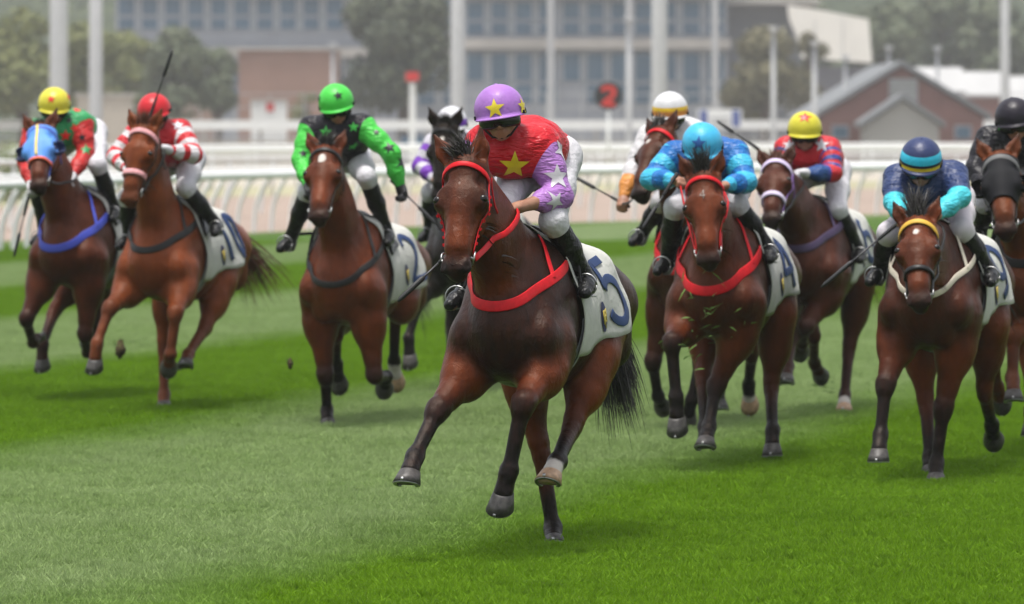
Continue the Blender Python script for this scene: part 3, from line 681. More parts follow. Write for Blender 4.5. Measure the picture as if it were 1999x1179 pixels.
    for s in (-1, 1):
        we = lerp(el[s], ha[s], cf)
        jk += [P(sh[s], lerp(sh[s], el[s], .5), .078, .073, k=.05, dark=(1, 1), aux=(0, .14)), P(lerp(sh[s], el[s], .5), el[s], .073, .064, k=.04, dark=(1, 1), aux=(.14, .28)),
               P(el[s], lerp(el[s], we, .6), .064, .058, k=.035, dark=(1, 1), aux=(.28, .40)), P(lerp(el[s], we, .6), we, .058, .040, k=.03, dark=(1, 1), aux=(.40, .50))]
    Vt, Q, at = sdf_mesh([(jk, None)], [], h*1.1, ('dark', 'aux'), 1)
    d = np.abs(fnoise(Vt, 22, 11))*.010+np.abs(fnoise(Vt*np.array((1, .7, 1.6)), 42, 12))*.005-.004
    axis = Vt-np.array(C); Vt = Vt+axis/np.maximum(np.linalg.norm(axis, axis=1)[:, None], .05)*d[:, None]
    jo = mesh_obj('jacket', Vt, Q, js['silk'], root, True, at); jb = bvh_of(Vt, Q)
    # ---- breeches, boots
    br = [P(hip[1], hip[-1], .092, k=.05), P(pel, lerp(pel, C, .2), .098, .098, ks=1.2, side=sv, k=.05)]
    for s in (-1, 1): br += [P(hip[s]-Vector((.02, 0, 0)), lerp(hip[s], kn[s], .5), .100, .084, k=.05), P(lerp(hip[s], kn[s], .5), kn[s], .084, .064, k=.05), P(kn[s], lerp(kn[s], an[s], .26), .065, .054, k=.04)]
    Vt, Q, at = sdf_mesh([(br, None)], [], h*1.2, (), 1); d = fnoise(Vt, 34, 21)*.0035
    Vt = Vt+(Vt-np.array(pel))*d[:, None]*1; mesh_obj('breeches', Vt, Q, js.get('breeches', BREECH), root)
    for s in (-1, 1):
        a, b = kn[s], an[s]; toe = b+Vector((.155, .03*s, -.055)); bt = [P(lerp(a, b, .17), lerp(a, b, .45), .063, .061, k=.02), P(lerp(a, b, .45), lerp(a, b, .85), .060, .045, k=.03), P(lerp(a, b, .85), b, .044, .043, k=.02),
             P(b+Vector((-.03, 0, -.045)), b+Vector((.0, 0, -.03)), .034, .040, k=.03), P(b, lerp(b, toe, .6), .042, .038, ks=1.0, k=.03), P(lerp(b, toe, .5), toe, .038, .030, ks=1.1, k=.03)]
        Vt, Q, at = sdf_mesh([(bt, None)], [], h, (), 1); Vt = Vt+np.array((1, 0, 0))*(fnoise(Vt, 60, 31)*.003)[:, None]; mesh_obj('boot', Vt, Q, BOOT, root)
        mb = MB(); c = lerp(b, toe, .55)+Vector((0, 0, .012)); mb.torus(c, .056, .0045, Matrix.Rotation(R(90), 3, 'Y') @ Matrix.Rotation(R(90), 3, 'Z'), 18); mb.box(c+Vector((0, 0, -.055)), (.035, .10, .008)); mb.build('stirrup', STEEL, root)
        sb, n = cast_in(H['bv'], H['B'](.10, 0, 1.35), (0, s, .5), .7, .05)
        if sb is not None:
            mb = MB(); p0, p1 = sb+off, c+Vector((0, 0, .06)); mb.ribbon([p0, lerp(p0, p1, .5)+Vector((0, .01*s, 0)), p1], [Vector((0, s, .2))]*3, .022, .004); mb.build('stirrup_leather', LEATHER, root)
    # ---- helmet
    a_, b_, c_ = .121, .140, .122; hk = js.get('hk', 1.01); NTH = 36; vs = []; ph = list(range(0, 96, 7))+[100, 106]
    def hv(p, th, ext=0.0, dz_=0.0):
        r_ = math.sin(R(min(p, 90))); return Vector(((a_*r_+ext*abs(0))*math.cos(th)+ext*math.cos(th)*.35, b_*r_*math.sin(th)+ext*math.sin(th), c_*math.cos(R(p))+dz_))*hk
    for p in ph: vs += [hv(p, 2*math.pi*k/NTH) for k in range(NTH)]
    pk = [max(0, math.sin(2*math.pi*k/NTH))**.7 for k in range(NTH)]
    for e in (.5, 1.0): vs += [hv(106, 2*math.pi*k/NTH, (.034*pk[k])*e, -.010*pk[k]*e-.002*e) for k in range(NTH)]
    m_ = len(ph)+2; fs = [(i*NTH+k, (i+1)*NTH+k, (i+1)*NTH+(k+1) % NTH, i*NTH+(k+1) % NTH) for i in range(m_-1) for k in range(NTH)]
    HM = Matrix((( hs_.x, hf.x, hu.x, hc.x), (hs_.y, hf.y, hu.y, hc.y), (hs_.z, hf.z, hu.z, hc.z), (0, 0, 0, 1)))
    he = mesh_obj('helmet', vs, fs, js['helmet'], root); he.matrix_basis = HM; sm = he.modifiers.new('s', 'SOLIDIFY'); sm.thickness = .006; sm.offset = 0
    mb = MB(); mb.lathe([(.001, .006), (.008, .004), (.009, -.002)], 10, (0, 0, c_*hk+.001)); mb.build('cap_button', js['helmet'], he)
    vw = [HM @ v for v in vs]; hb = BVHTree.FromPolygons([tuple(v) for v in vw], fs)
    # goggles: dark lens, frame and strap
    gv = []; gf = []; GN = 18
    for j, z in enumerate((-.026, -.036, -.056, -.076, -.085)):
        for i in range(GN+1):
            th = R(90-66+132*i/GN); bul = (.004, .012, .015, .012, .004)[j]; nose = .012*max(0, 1-abs(i-GN/2)/2.2) if j >= 3 else 0
            gv.append(Vector(((.091+bul)*math.cos(th), (.116+bul)*math.sin(th)+.004, z+nose)))
    gf = [(j*(GN+1)+i, j*(GN+1)+i+1, (j+1)*(GN+1)+i+1, (j+1)*(GN+1)+i) for j in range(4) for i in range(GN)]
    gg = mesh_obj('goggles', gv, gf, GOGGLE, root); gg.matrix_basis = HM; sm = gg.modifiers.new('s', 'SOLIDIFY'); sm.thickness = .008
    mb = MB(); pts = []; nn = []
    for i in range(29):
        th = R(24-228*i/28); pts.append(Vector(((a_+.004)*hk*math.cos(th), (b_+.004)*hk*math.sin(th), -.026+.030*max(0, -math.sin(th))))); nn.append(Vector((math.cos(th), math.sin(th), 0)))
    mb.ribbon(pts, nn, .020, .004); mb.build('goggle_strap', js.get('strap', BLACKC), gg)
    mb = MB(); mb.tube([Vector((.088, .0, -.03)), Vector((.080, .03, -.09)), Vector((.045, .075, -.130)), Vector((0, .085, -.140)), Vector((-.045, .075, -.130)), Vector((-.080, .03, -.09)), Vector((-.088, 0, -.03))], .0055, 6); mb.build('chin_strap', BLACKC, he)
    # ---- sewn shapes: (u, v, radius, material, where, rotation)
    for q in js.get('stars', []):
        u, v, rad, mt, wh = q[:5]; o, d = F.ray(u, v); o = o+off; b = hb if wh == 'h' else jb; hit, n, i, ds = b.ray_cast(o, d)
        if hit is None: continue
        if n.dot(d) > 0: n = -n
        st_ = star_on(b, hit, n, hu if wh == 'h' else Vector((0, 0, 1)), rad, mt, he if wh == 'h' else jo, off=.008 if wh == 'h' else .0035, rot=R(q[5]) if len(q) > 5 else 0, pts=q[6] if len(q) > 6 else 5)
        if wh == 'h': st_.matrix_parent_inverse = HM.inverted()
    # extra band(s) on the helmet handled in its material; whip
    if 'whip' in js:
        (u0, v0, x0), (u1, v1, x1) = js['whip']; p0, p1 = F.at(u0, v0, x0), F.at(u1, v1, x1); base = lerp(p0, p1, 0)
        wr = empty('riding_whip', F.o+F.M @ p0, F.rz); tag(wr, js['whiplabel'], 'whip', 'whips carried by the jockeys'); d = p1-p0; L = d.length; d.normalize()
        mb = MB(); mb.tube([Vector((0, 0, 0)), d*.01, d*.16, d*.17], [.011, .0135, .010, .006], 8); mb.build('handle', flat('whip_grip', (.02, .02, .022), .7), wr)
        mb = MB(); mb.tube([d*.16, d*(L*.62), d*(L*.64)], [.0065, .005, .004], 8); mb.build('shaft', flat('whip_shaft', (.03, .03, .033), .4), wr)
        mb = MB(); mb.tube([d*(L*.60), d*(L*.64), d*(L*.95), d*L], [.008, .014, .012, .006], 8); mb.build('padded_tip', flat('whip_pad', (.018, .018, .02), .55), wr)
    # reins
    for s in js.get('reins', (-1, 1)):
        p0 = H['bit'][s]; p1 = ha[s]-off+(ha[s]-el[s]).normalized()*.06; m_ = lerp(p0, p1, .5); ct = H['B'](.75, 0, 1.45)
        pts = []
        for k in range(11):
            t = k/10; q = lerp(p0, p1, t)+Vector((0, 0, -.025*math.sin(math.pi*t))); c = lerp(H['poll'], H['B'](.42, 0, 1.34), .1+.6*t)
            hit, n, i, ds = H['bv'].ray_cast(q, Vector((0, s, 0)), .3)
            if hit is not None and n.y*s > 0: q = hit+Vector((0, s*.012, 0))
            pts.append(q)
        mb = MB(); mb.ribbon(pts, [Vector((.2, s, .3)).normalized()]*11, [.030 if js.get('thickrein') else .018]*11, .006); mb.build('rein', js.get('rein', BLACKL), H['root'])
    return root
EYE = flat('eye_wet', (.006, .004, .003), .18, .3); STEEL = flat('steel', (.40, .40, .40), .4, .5, 1.0, var=.15)
def _skin():
    t = NT('skin', .5, .4); f = t.noise(30, 4, .6); c = t.mix(t.ramp(f, .3, .7), (.26, .12, .075), (.33, .17, .11)); t.col(t.mix(t.math('MULTIPLY', t.attr('dark'), .7), c, (.30, .10, .08)))
    t.b.inputs['Subsurface Weight'].default_value = .06; t.b.inputs['Subsurface Radius'].default_value = (.01, .004, .003); return t.m
SKIN = _skin()
CLOTH = flat('saddlecloth_canvas', (.46, .46, .43), .75, .3, var=.10, vscale=6, bump=.01)
NAVY = flat('navy_print', (.010, .032, .11), .6); NAVY2 = flat('navy_badge', (.018, .022, .10), .6); GOLD = flat('gold_thread', (.55, .42, .08), .5)
LEATHER = flat('saddle_leather', (.010, .009, .009), .42, .35, var=.3); BLACKL = flat('black_leather', (.009, .008, .008), .45, .3, var=.3); BLACKC = flat('black_elastic', (.008, .008, .009), .7, .2)
GREYSTRAP = flat('grey_webbing', (.30, .31, .34), .7); BREECH = flat('white_breeches', (.50, .49, .52), .6, .25, var=.06, bump=.018, vscale=7)
BOOT = flat('black_boot', (.006, .006, .0065), .3, .3, var=.3, bump=.02, vscale=9); GOGGLE = flat('goggle_lens', (.006, .006, .007), .22, .4)
RED = flat('red_strap', (.50, .006, .012), .5, .2, var=.15, vscale=30)
WHITEG = flat('white_glove', (.48, .47, .49), .7); BLACKG = flat('black_glove', (.02, .02, .022), .7)
# ------------------------------------------------------------------ the field: pixel marks of joints per horse and rider
BAY = (.105, .034, .017); DBAY = (.060, .022, .014); CHES = (.185, .058, .022); LBAY = (.15, .050, .021)
YEL = flat('yellow_silk', (.60, .48, .02), .4); WHT = flat('white_silk', (.52, .50, .54), .4); BLK = flat('black_silk', (.008, .007, .010), .4)
GRN = flat('green_star_silk', (.05, .50, .06), .4); REDS = flat('red_silk', (.65, .02, .02), .4); BLUS = flat('blue_star_silk', (.008, .07, .26), .4); DGRN = flat('dark_green_silk', (.02, .25, .07), .4)
LIL = (.42, .19, .60)
FIELD = [
 dict(key='5', u=978, d=24.9, yaw=15, fine=True, bodyshade=.86, headdark=.62, coat=(.165, .046, .017), label='bay horse leading the race in red bridle, number 5 saddlecloth', num='5',
      poll=(905, 312), muz=(886, 522), star=(.14, .007, .008), tailpx=(1214, 800, -1.15), muzdark=.95, forelock=(-.75, -.25, .15), flen=.13, turn=0, ears=(.60, .02),
      FR=dict(k=(853, 803, 1), f=(811, 888, 1), t=(792, 945, 1), ex=.06), FL=dict(k=(1021, 790, 1), f=(994, 915, -1), t=(974, 998, -1), ex=.02),
      HR=dict(k=(1062, 905, 1), f=(1079, 1030, 1), t=(1082, 1072, 1), sx=-.05), HL=dict(k=(1117, 832, 1), f=(1089, 897, 1), t=(1068, 942, 1), sx=.02), sock=dict(HL=.9),
      tack=dict(bridle=RED, breast=RED, bz=(1.46, -.42), bw=.052),
      j=dict(label='leading jockey in red jacket with lilac star sleeves and lilac cap', fine=True, silk=silk('lilac_red_silk', (.60, .012, .022), LIL), helmet=helmet_mat('lilac_cap', LIL),
             helm=(975, 214, .50), face=(983, 268), hyaw=-6, nod=0, shL=(1056, 282, .32), shR=(944, 280, .40), pel=(1062, 294, -.10), elL=(1092, 383, .36), haL=(1004, 407, .62), elR=(915, 365, .45), haR=(925, 425, .66),
             knL=(1080, 432, .28), knR=(985, 405, .35), anL=(1134, 548, -.02), cuff=.58, rein=RED, thickrein=True,
             stars=[(966, 212, .052, YEL, 'h'), (1018, 207, .045, YEL, 'h'), (1004, 324, .078, YEL, 'j'), (1045, 208, .10, YEL, 'j'), (1094, 295, .062, WHT, 'j', 20), (1088, 345, .066, WHT, 'j', 0), (1085, 393, .055, WHT, 'j', 35)],
             whip=((905, 468, .70), (777, 588, .86)), whiplabel='black whip sticking out past the muzzle of the leading bay horse')),
 dict(key='H', u=1803, d=30.3, yaw=14, bodyshade=.62, coat=(.145, .042, .017), dz=-.05, label='dark bay horse with yellow browband and white breast strap at right', num='9', star=(.10, .010, .01),
      poll=(1789, 428), muz=(1793, 585), tail=(-1.4, .1, .8), forelock=(-1.0, 0, .2), flen=.20,
      FR=dict(k=(1728, 754, 1), f=(1719, 846, 1), t=(1714, 902, 1)), FL=dict(k=(1834, 835, -1), f=(1828, 905, -1), t=(1826, 955, 1), ex=.0),
      HR=dict(k=(1808, 790, 1), f=(1815, 890, 1), t=(1817, 930, 1)), HL=dict(k=(1921, 765, -1), f=(1936, 830, -1), t=(1940, 862, -1), sx=-.12),
      tack=dict(bridle=BLACKL, brow=flat('mustard_band', (.50, .30, .03), .6), browW=.03, breast=flat('cream_web', (.55, .49, .40), .8), bw=.036, bz=(1.42, -.42), nose=BLACKL),
      j=dict(label='jockey in navy jacket with turquoise forearms bent low over the horse', silk=silk('navy_silk', (.030, .050, .14), (.030, .050, .14), cuff=((.07, .55, .72), .27)),
             helmet=helmet_mat('navy_cap', (.030, .045, .13), ((.005, .055, (.03, .42, .60)), (-.032, -.012, (.50, .38, .02)), (-.012, .005, (.01, .012, .03)))), breeches=flat('grey_breeches', (.52, .48, .52), .65),
             helm=(1798, 309, .50), face=(1797, 352), nod=22, shL=(1862, 342, .30), shR=(1752, 348, .36), pel=(1842, 380, -.12), elL=(1874, 384, .48), haL=(1832, 418, .66), elR=(1748, 386, .50), haR=(1757, 415, .68),
             knL=(1868, 448, .28), anL=(1922, 532, .0), knR=(1735, 455, .32), anR=(1716, 532, .02), cuff=.97,
             stars=[(1875, 305, .04, flat('turquoise_silk', (.05, .42, .58), .4), 'j')],
             whip=((1757, 432, .74), (1603, 561, .86)), whiplabel='long black whip slanting down left from the navy jockey')),
 dict(key='F', u=1386, d=31.3, yaw=12.5, bodyshade=.48, coat=(.145, .042, .017), label='bay horse in red bridle with white 4 mark on its forehead', num='4', dz=-.03,
      poll=(1370, 340), muz=(1381, 508), tail=(-1.4, .1, .8), forelock=(-.9, .0, .3), flen=.15,
      FR=dict(k=(1311, 669, 1), f=(1320, 772, -1), t=(1322, 848, 1), ex=.03), FL=dict(k=(1397, 757, 1), f=(1384, 832, 1), t=(1375, 874, 1), ex=.04),
      HR=dict(k=(1372, 740, 1), f=(1376, 830, 1), t=(1378, 875, 1)), HL=dict(k=(1505, 755, -1), f=(1508, 838, 1), t=(1507, 890, 1), sx=-.15),
      tack=dict(bridle=RED, breast=RED, bw=.06, bz=(1.42, -.50)), brand='4',
      j=dict(label='jockey crouching in blue and turquoise hoops with turquoise star cap', silk=silk('blue_hoops', (.012, .12, .40), (.05, .42, .72), ((.012, .15, .45), .03, .17, .5)), helmet=helmet_mat('turquoise_cap', (.06, .48, .78)),
             helm=(1371, 279, .52), face=(1375, 322), nod=22, shL=(1436, 300, .30), shR=(1316, 303, .36), pel=(1412, 328, -.12), elL=(1456, 356, .46), haL=(1418, 362, .66), elR=(1272, 350, .50), haR=(1316, 352, .68),
             knL=(1438, 398, .28), anL=(1500, 488, .0), knR=(1318, 405, .32), anR=(1302, 512, .03), cuff=.97, rein=RED,
             stars=[(1364, 280, .05, BLUS, 'h')], whip=((1322, 338, .74), (1254, 447, .90)), whiplabel='black whip hanging from the right hand of the blue hooped jockey')),
 dict(key='I', u=2006, d=32.6, yaw=13, bodyshade=.05, coat=(.15, .052, .022), blackpts=.3, label='chestnut horse with black blinker hood at the right edge', num='7', star=None,
      poll=(1950, 302), muz=(1962, 447), tail=(-1.4, .1, .8), forelock=(-.6, 0, .2), flen=.04, chin=(.5, .6),
      FR=dict(k=(1938, 694, 1), f=(1946, 752, -1), t=(1956, 792, -1)), FL=dict(k=(1979, 655, 1), f=(1977, 738, 1), t=(1979, 783, 1)),
      HR=dict(k=(2010, 720, 1), f=(2012, 800, 1), t=(2012, 850, 1)), HL=dict(k=(2075, 730, -1), f=(2085, 800, -1), t=(2090, 840, -1)),
      tack=dict(bridle=BLACKL, breast=BLACKL, hood=flat('black_hood', (.008, .008, .010), .7, .15), hoodtrim=None, brow=flat('grey_band', (.10, .10, .10), .6), browW=.035),
      j=dict(label='jockey with plain black cap and black jacket at the right edge', silk=silk('black_jacket', (.014, .013, .018)), helmet=helmet_mat('black_cap', (.020, .016, .026)),
             helm=(1980, 228, .48), face=(1988, 285), shL=(2045, 268, .30), shR=(1930, 272, .38), pel=(2044, 289, -.10), elR=(1904, 330, .50), haR=(1935, 395, .68), elL=(2075, 350, .4), haL=(2020, 395, .66), knR=(1925, 395, .34), anR=(1912, 455, .05), knL=(2065, 400, .28), anL=(2110, 490, 0), gloves=BLACKG,
             stars=[(1953, 252, .018, GRN, 'j'), (1970, 300, .05, GRN, 'j')])),
 dict(key='C', u=655, d=35.8, yaw=12.5, bodyshade=.1, coat=(.14, .041, .017), label='bright bay horse with white forehead spot ridden by the green jockey', num='2', star=(.10, .019, .02),
      poll=(633, 288), muz=(619, 420), tail=(-1.4, .1, .8), forelock=(-.8, .1, .2), flen=.12, size=1.02, dz=-.12,
      FR=dict(k=(636, 742, -1), f=(638, 800, -1), t=(640, 838, 1)), FL=dict(k=(733, 748, 1), f=(754, 735, -1), t=(750, 762, -1), ex=.05),
      HR=dict(k=(655, 650, 1), f=(656, 712, -1), t=(663, 756, -1)), HL=dict(k=(772, 612, -1), f=(769, 705, -1), t=(774, 752, -1)), sock=dict(HL=1.6),
      tack=dict(bridle=BLACKL, breast=BLACKL, bw=.045, bz=(1.42, -.55)),
      j=dict(label='jockey in bright green sleeves and cap with black stars', silk=silk('green_black_silk', (.014, .012, .018), (.07, .62, .07)), helmet=helmet_mat('green_cap', (.08, .68, .08)),
             helm=(656, 198, .45), face=(664, 248), hyaw=-4, nod=12, shL=(708, 246, .36), shR=(607, 250, .38), pel=(674, 302, -.05), elL=(764, 300, .42), haL=(781, 362, .40), elR=(588, 312, .48), haR=(603, 362, .66),
             knL=(716, 346, .32), anL=(750, 458, .0), knR=(602, 372, .34), anR=(566, 470, .05), gloves=BLACKG, cuff=.95, reins=(-1,),
             stars=[(660, 187, .038, BLK, 'h'), (624, 192, .034, BLK, 'h'), (760, 288, .05, BLK, 'j', 20), (784, 318, .05, BLK, 'j', 40), (735, 258, .03, BLK, 'j'), (636, 258, .05, GRN, 'j'), (690, 285, .05, GRN, 'j', 15), (690, 248, .04, GRN, 'j'), (592, 300, .035, BLK, 'j'), (652, 300, .05, GRN, 'j', 30), (712, 305, .03, GRN, 'j')],
             whip=((763, 351, .42), (852, 438, .42)), whiplabel='black whip in the gloved hand of the green jockey')),
 dict(key='E', u=1336, d=35.3, yaw=14, coat=(.075, .026, .015), label='dark bay horse in red bridle behind the blue hooped jockey', num='3', star=(.13, .012, .02),
      poll=(1280, 252), muz=(1240, 374), turn=-38, tail=(-1.4, .1, .8), forelock=(-.8, .1, .2), flen=.11,
      FR=dict(k=(1272, 718, 1), f=(1284, 772, -1), t=(1294, 796, -1)), FL=dict(k=(1368, 700, 1), f=(1350, 780, -1), t=(1340, 826, -1)),
      HR=dict(k=(1400, 700, 1), f=(1402, 760, 1), t=(1405, 800, 1)), HL=dict(k=(1468, 690, -1), f=(1461, 750, -1), t=(1464, 796, -1)), sock=dict(HL=.6),
      tack=dict(bridle=RED, breast=RED, bw=.05, bz=(1.40, -.5)),
      j=dict(label='jockey with white cap banded orange and yellow, half hidden behind horses', silk=silk('white_orange_silk', (.70, .68, .70), (.70, .68, .70), cuff=((.72, .26, .06), .34)), helmet=helmet_mat('white_orange_cap', (.72, .72, .74), ((-.030, .004, (.60, .24, .05)), (.004, .030, (.70, .45, .03)))),
             helm=(1308, 214, .45), face=(1310, 266), shL=(1352, 262, .30), shR=(1268, 268, .42), pel=(1359, 279, -.12), elR=(1235, 335, .55), haR=(1218, 385, .70), elL=(1390, 330, .42), haL=(1345, 345, .66), knR=(1290, 395, .34), anR=(1252, 458, .06),
             whip=((1229, 404, .72), (1118, 343, .62)), whiplabel='black whip pointing left beside the white capped jockey')),
 dict(key='G', u=1566, d=37.0, yaw=13.7, coat=(.075, .024, .015), label='liver bay horse with lilac noseband behind the blue jockey', num='6', blackpts=.5,
      poll=(1512, 312), muz=(1503, 424), turn=-8, tail=(-1.4, .1, .8), forelock=(-.8, .1, .2), flen=.09, haircol=(.10, .032, .016),
      FR=dict(k=(1546, 660, 1), f=(1538, 714, 1), t=(1533, 748, 1), ex=.05), FL=dict(k=(1572, 640, 1), f=(1566, 668, -1), t=(1562, 690, -1)),
      HR=dict(k=(1588, 655, 1), f=(1589, 708, -1), t=(1603, 736, -1)), HL=dict(k=(1655, 695, -1), f=(1649, 770, 1), t=(1647, 805, 1), sx=-.1), sock=dict(HL=.75),
      tack=dict(bridle=flat('purple_strap', (.20, .10, .34), .6), brow=flat('lilac_band', (.50, .42, .60), .7), browW=.035, nose=flat('lilac_fleece', (.50, .44, .58), .9), noseW=.04, breast=flat('dark_purple_strap', (.05, .03, .08), .6)),
      j=dict(label='jockey in red and blue hoops with yellow cap and red star', silk=silk('red_blue_hoops', (.58, .02, .03), (.60, .03, .04), ((.05, .07, .28), .02, .09, .45), cuff=((.03, .08, .24), .36)), helmet=helmet_mat('yellow_star_cap', (.72, .65, .05)),
             helm=(1571, 251, .45), face=(1571, 297), shL=(1618, 290, .32), shR=(1535, 290, .34), pel=(1612, 326, -.12), elL=(1626, 338, .46), haL=(1574, 338, .62), elR=(1520, 335, .46), haR=(1520, 345, .66), knL=(1608, 408, .28), anL=(1660, 492, 0), gloves=WHITEG,
             stars=[(1571, 229, .055, REDS, 'h', 0), (1604, 283, .06, WHT, 'j'), (1540, 283, .05, WHT, 'j')], whip=((1482, 292, .72), (1400, 236, .62)), whiplabel='black whip raised behind the blue hooped jockey')),
 dict(key='B', u=291, d=37.7, yaw=14.4, bodyshade=.0, coat=(.20, .062, .024), points=(.10, .034, .016), blackpts=.45, label='chestnut horse with red and white browband and noseband, number 10', num='10', haircol=(.22, .08, .03),
      poll=(275, 248), muz=(247, 388), turn=-8, tail=(-1.3, .25, .85), forelock=(-.9, .1, .2), flen=.10, muzdark=.75,
      FR=dict(k=(214, 602, 1), f=(190, 668, 1), t=(183, 724, 1), ex=.05), FL=dict(k=(343, 612, 1), f=(332, 690, -1), t=(329, 722, -1), ex=.03),
      HR=dict(k=(319, 690, 1), f=(320, 770, 1), t=(319, 806, 1), sx=-.05), HL=dict(k=(400, 640, 1), f=(368, 690, 1), t=(360, 716, 1)),
      tack=dict(bridle=BLACKL, brow=flat('red_white_band', (.62, .30, .32), .8, var=.5, vscale=120), browW=.034, nose=flat('red_white_fleece', (.62, .30, .32), .9, var=.5, vscale=120), noseW=.04, breast=BLACKL, bw=.05, bz=(1.44, -.42)),
      j=dict(label='jockey in red cap and red and white hooped sleeves', silk=silk('red_white_hoops', (.60, .02, .03), (.74, .70, .72), ((.62, .02, .03), .02, .125, .42)), helmet=helmet_mat('red_cap', (.66, .02, .03)),
             helm=(301, 215, .46), face=(312, 258), hyaw=-14, shL=(352, 256, .30), shR=(266, 262, .42), pel=(352, 304, -.12), elL=(378, 302, .44), haL=(326, 292, .66), elR=(226, 305, .52), haR=(250, 332, .70), knL=(362, 366, .30), anL=(424, 440, 0), gloves=WHITEG, cuff=.8,
             stars=[(347, 245, .05, WHT, 'j')], whip=((292, 230, .66), (337, 97, .70)), whiplabel='black whip held upright above the red capped jockey')),
 dict(key='A', u=116, d=39.2, yaw=16.5, dz=.05, coat=(.115, .035, .018), label='bay horse with blue blinker hood and blue breast strap at left', num='8',
      poll=(76, 246), muz=(72, 360), tail=(-1.4, .1, .8), forelock=(-.8, .1, .2), flen=.05, blackpts=.75,
      FR=dict(k=(51, 624, 1), f=(64, 668, -1), t=(74, 656, -1), ex=.06), FL=dict(k=(166, 656, 1), f=(170, 688, -1), t=(172, 672, -1), ex=.05),
      HR=dict(k=(104, 610, 1), f=(83, 672, 1), t=(82, 722, 1)), HL=dict(k=(203, 575, -1), f=(186, 644, -1), t=(180, 680, -1)),
      tack=dict(bridle=flat('blue_strap', (.05, .10, .42), .6), breast=flat('blue_web', (.04, .06, .40), .6), bw=.06, bz=(1.42, -.5), hood=flat('blue_hood', (.08, .24, .62), .6), hoodtrim=flat('orange_trim', (.70, .12, .05), .6), hoodstripe=flat('yellow_tape', (.65, .50, .10), .6), cup=flat('navy_cup', (.02, .03, .10), .5)),
      j=dict(label='leftmost jockey in green and red with yellow cap', silk=silk('green_red_silk', (.03, .30, .10), (.60, .03, .03)), helmet=helmet_mat('yellow_cap', (.75, .68, .06)),
             helm=(106, 202, .46), face=(106, 250), nod=12, shL=(160, 240, .34), shR=(66, 255, .42), pel=(162, 254, -.14), elL=(168, 300, .40), haL=(140, 343, .62), elR=(50, 315, .5), haR=(62, 360, .68), knL=(190, 322, .30), anL=(218, 412, .0), knR=(70, 335, .34), gloves=WHITEG,
             stars=[(100, 194, .034, REDS, 'h'), (133, 190, .034, REDS, 'h'), (150, 215, .05, REDS, 'j'), (172, 205, .045, REDS, 'j'), (128, 265, .05, REDS, 'j'), (146, 250, .04, REDS, 'j', 20), (168, 292, .05, DGRN, 'j'), (180, 318, .05, DGRN, 'j', 30), (160, 268, .035, BLK, 'j', 10), (135, 235, .035, BLK, 'j')],
             whip=((57, 380, .72), (27, 502, .80)), whiplabel='black whip hanging down at the left edge beside the hooded horse')),
 dict(key='D', u=884, d=40.5, yaw=14, coat=(.022, .020, .021), alldark=.6, label='black horse hidden behind the leader, its head showing', num='1', star=(.11, .014, .012),
      poll=(866, 246), muz=(856, 384), tail=(-1.4, .1, .8), forelock=(-.8, .1, .2), flen=.08,
      FR=dict(k=(816, 592, 1), f=(798, 658, 1), t=(800, 716, 1)), FL=dict(k=(925, 600, 1), f=(920, 660, -1), t=(918, 700, -1)),
      HR=dict(k=(880, 640, 1), f=(882, 710, 1), t=(884, 750, 1)), HL=dict(k=(960, 640, -1), f=(965, 700, -1), t=(968, 730, -1)),
      tack=dict(bridle=BLACKL, breast=BLACKL),
      j=dict(label='jockey with white and purple banded cap behind the black horse', silk=silk('white_purple_silk', (.62, .60, .66), (.62, .60, .66), ((.17, .04, .40), .02, .16, .5)), helmet=helmet_mat('white_purple_cap', (.70, .70, .74), ((-.02, .03, (.17, .04, .42)),)),
             helm=(882, 238, .46), face=(884, 285), shL=(925, 280, .32), shR=(848, 282, .38), pel=(914, 304, -.1), elR=(822, 322, .48), haR=(848, 350, .64), elL=(955, 335, .46), haL=(925, 350, .64))),
]
def build_field(keys=None):
    for sp in FIELD:
        if keys and sp['key'] not in keys: continue
        H = build_horse(sp)
        if sp.get('brand'):
            mb = MB()
            for st in digits_strokes('4'):
                q = [head_pt(H, .15-(y-.5)*.06, 0, .003) for x, y in st]; q = [(p+H['sd']*(x-.45)*.04, n) for (p, n), (x, y) in zip(q, st) if p is not None]
                mb.ribbon([p+n*.004 for p, n in q], [n for p, n in q], .007, .001)
            mb.build('forehead_mark', flat('pale_mark', (.28, .25, .23), .7), H['root'])
        build_jockey(H, sp['j'])
# ------------------------------------------------------------------ the place
def bflat(name, c, *a, **k): return flat(name, [x*.78 for x in c], *a, **k)
def gpx(u, v, z=0.0):
    d = FPX*(CAMH-z)/(v-VH); p = pix(u, v, d); return Vector((p.x, p.y, z))
def st(name, vs, fs, mat, smooth=False): o = mesh_obj(name, vs, fs, mat, None, smooth); o['kind'] = 'structure'; return o
def tcoord(t): return t.n('ShaderNodeNewGeometry').outputs['Position']
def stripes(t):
    """mown bands across the course: 0 = mown towards, 1 = mown away (pale sheen of the lay painted as colour)"""
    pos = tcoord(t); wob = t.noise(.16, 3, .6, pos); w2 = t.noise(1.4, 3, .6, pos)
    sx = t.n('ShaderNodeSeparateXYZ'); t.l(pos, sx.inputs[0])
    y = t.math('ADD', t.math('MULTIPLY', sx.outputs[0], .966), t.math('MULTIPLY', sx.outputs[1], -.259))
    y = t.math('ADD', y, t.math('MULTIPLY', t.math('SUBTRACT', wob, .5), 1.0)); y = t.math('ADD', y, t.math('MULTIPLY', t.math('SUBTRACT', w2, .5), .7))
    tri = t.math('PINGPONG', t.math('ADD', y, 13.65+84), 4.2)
    return t.ramp(tri, 1.55, 2.65), pos
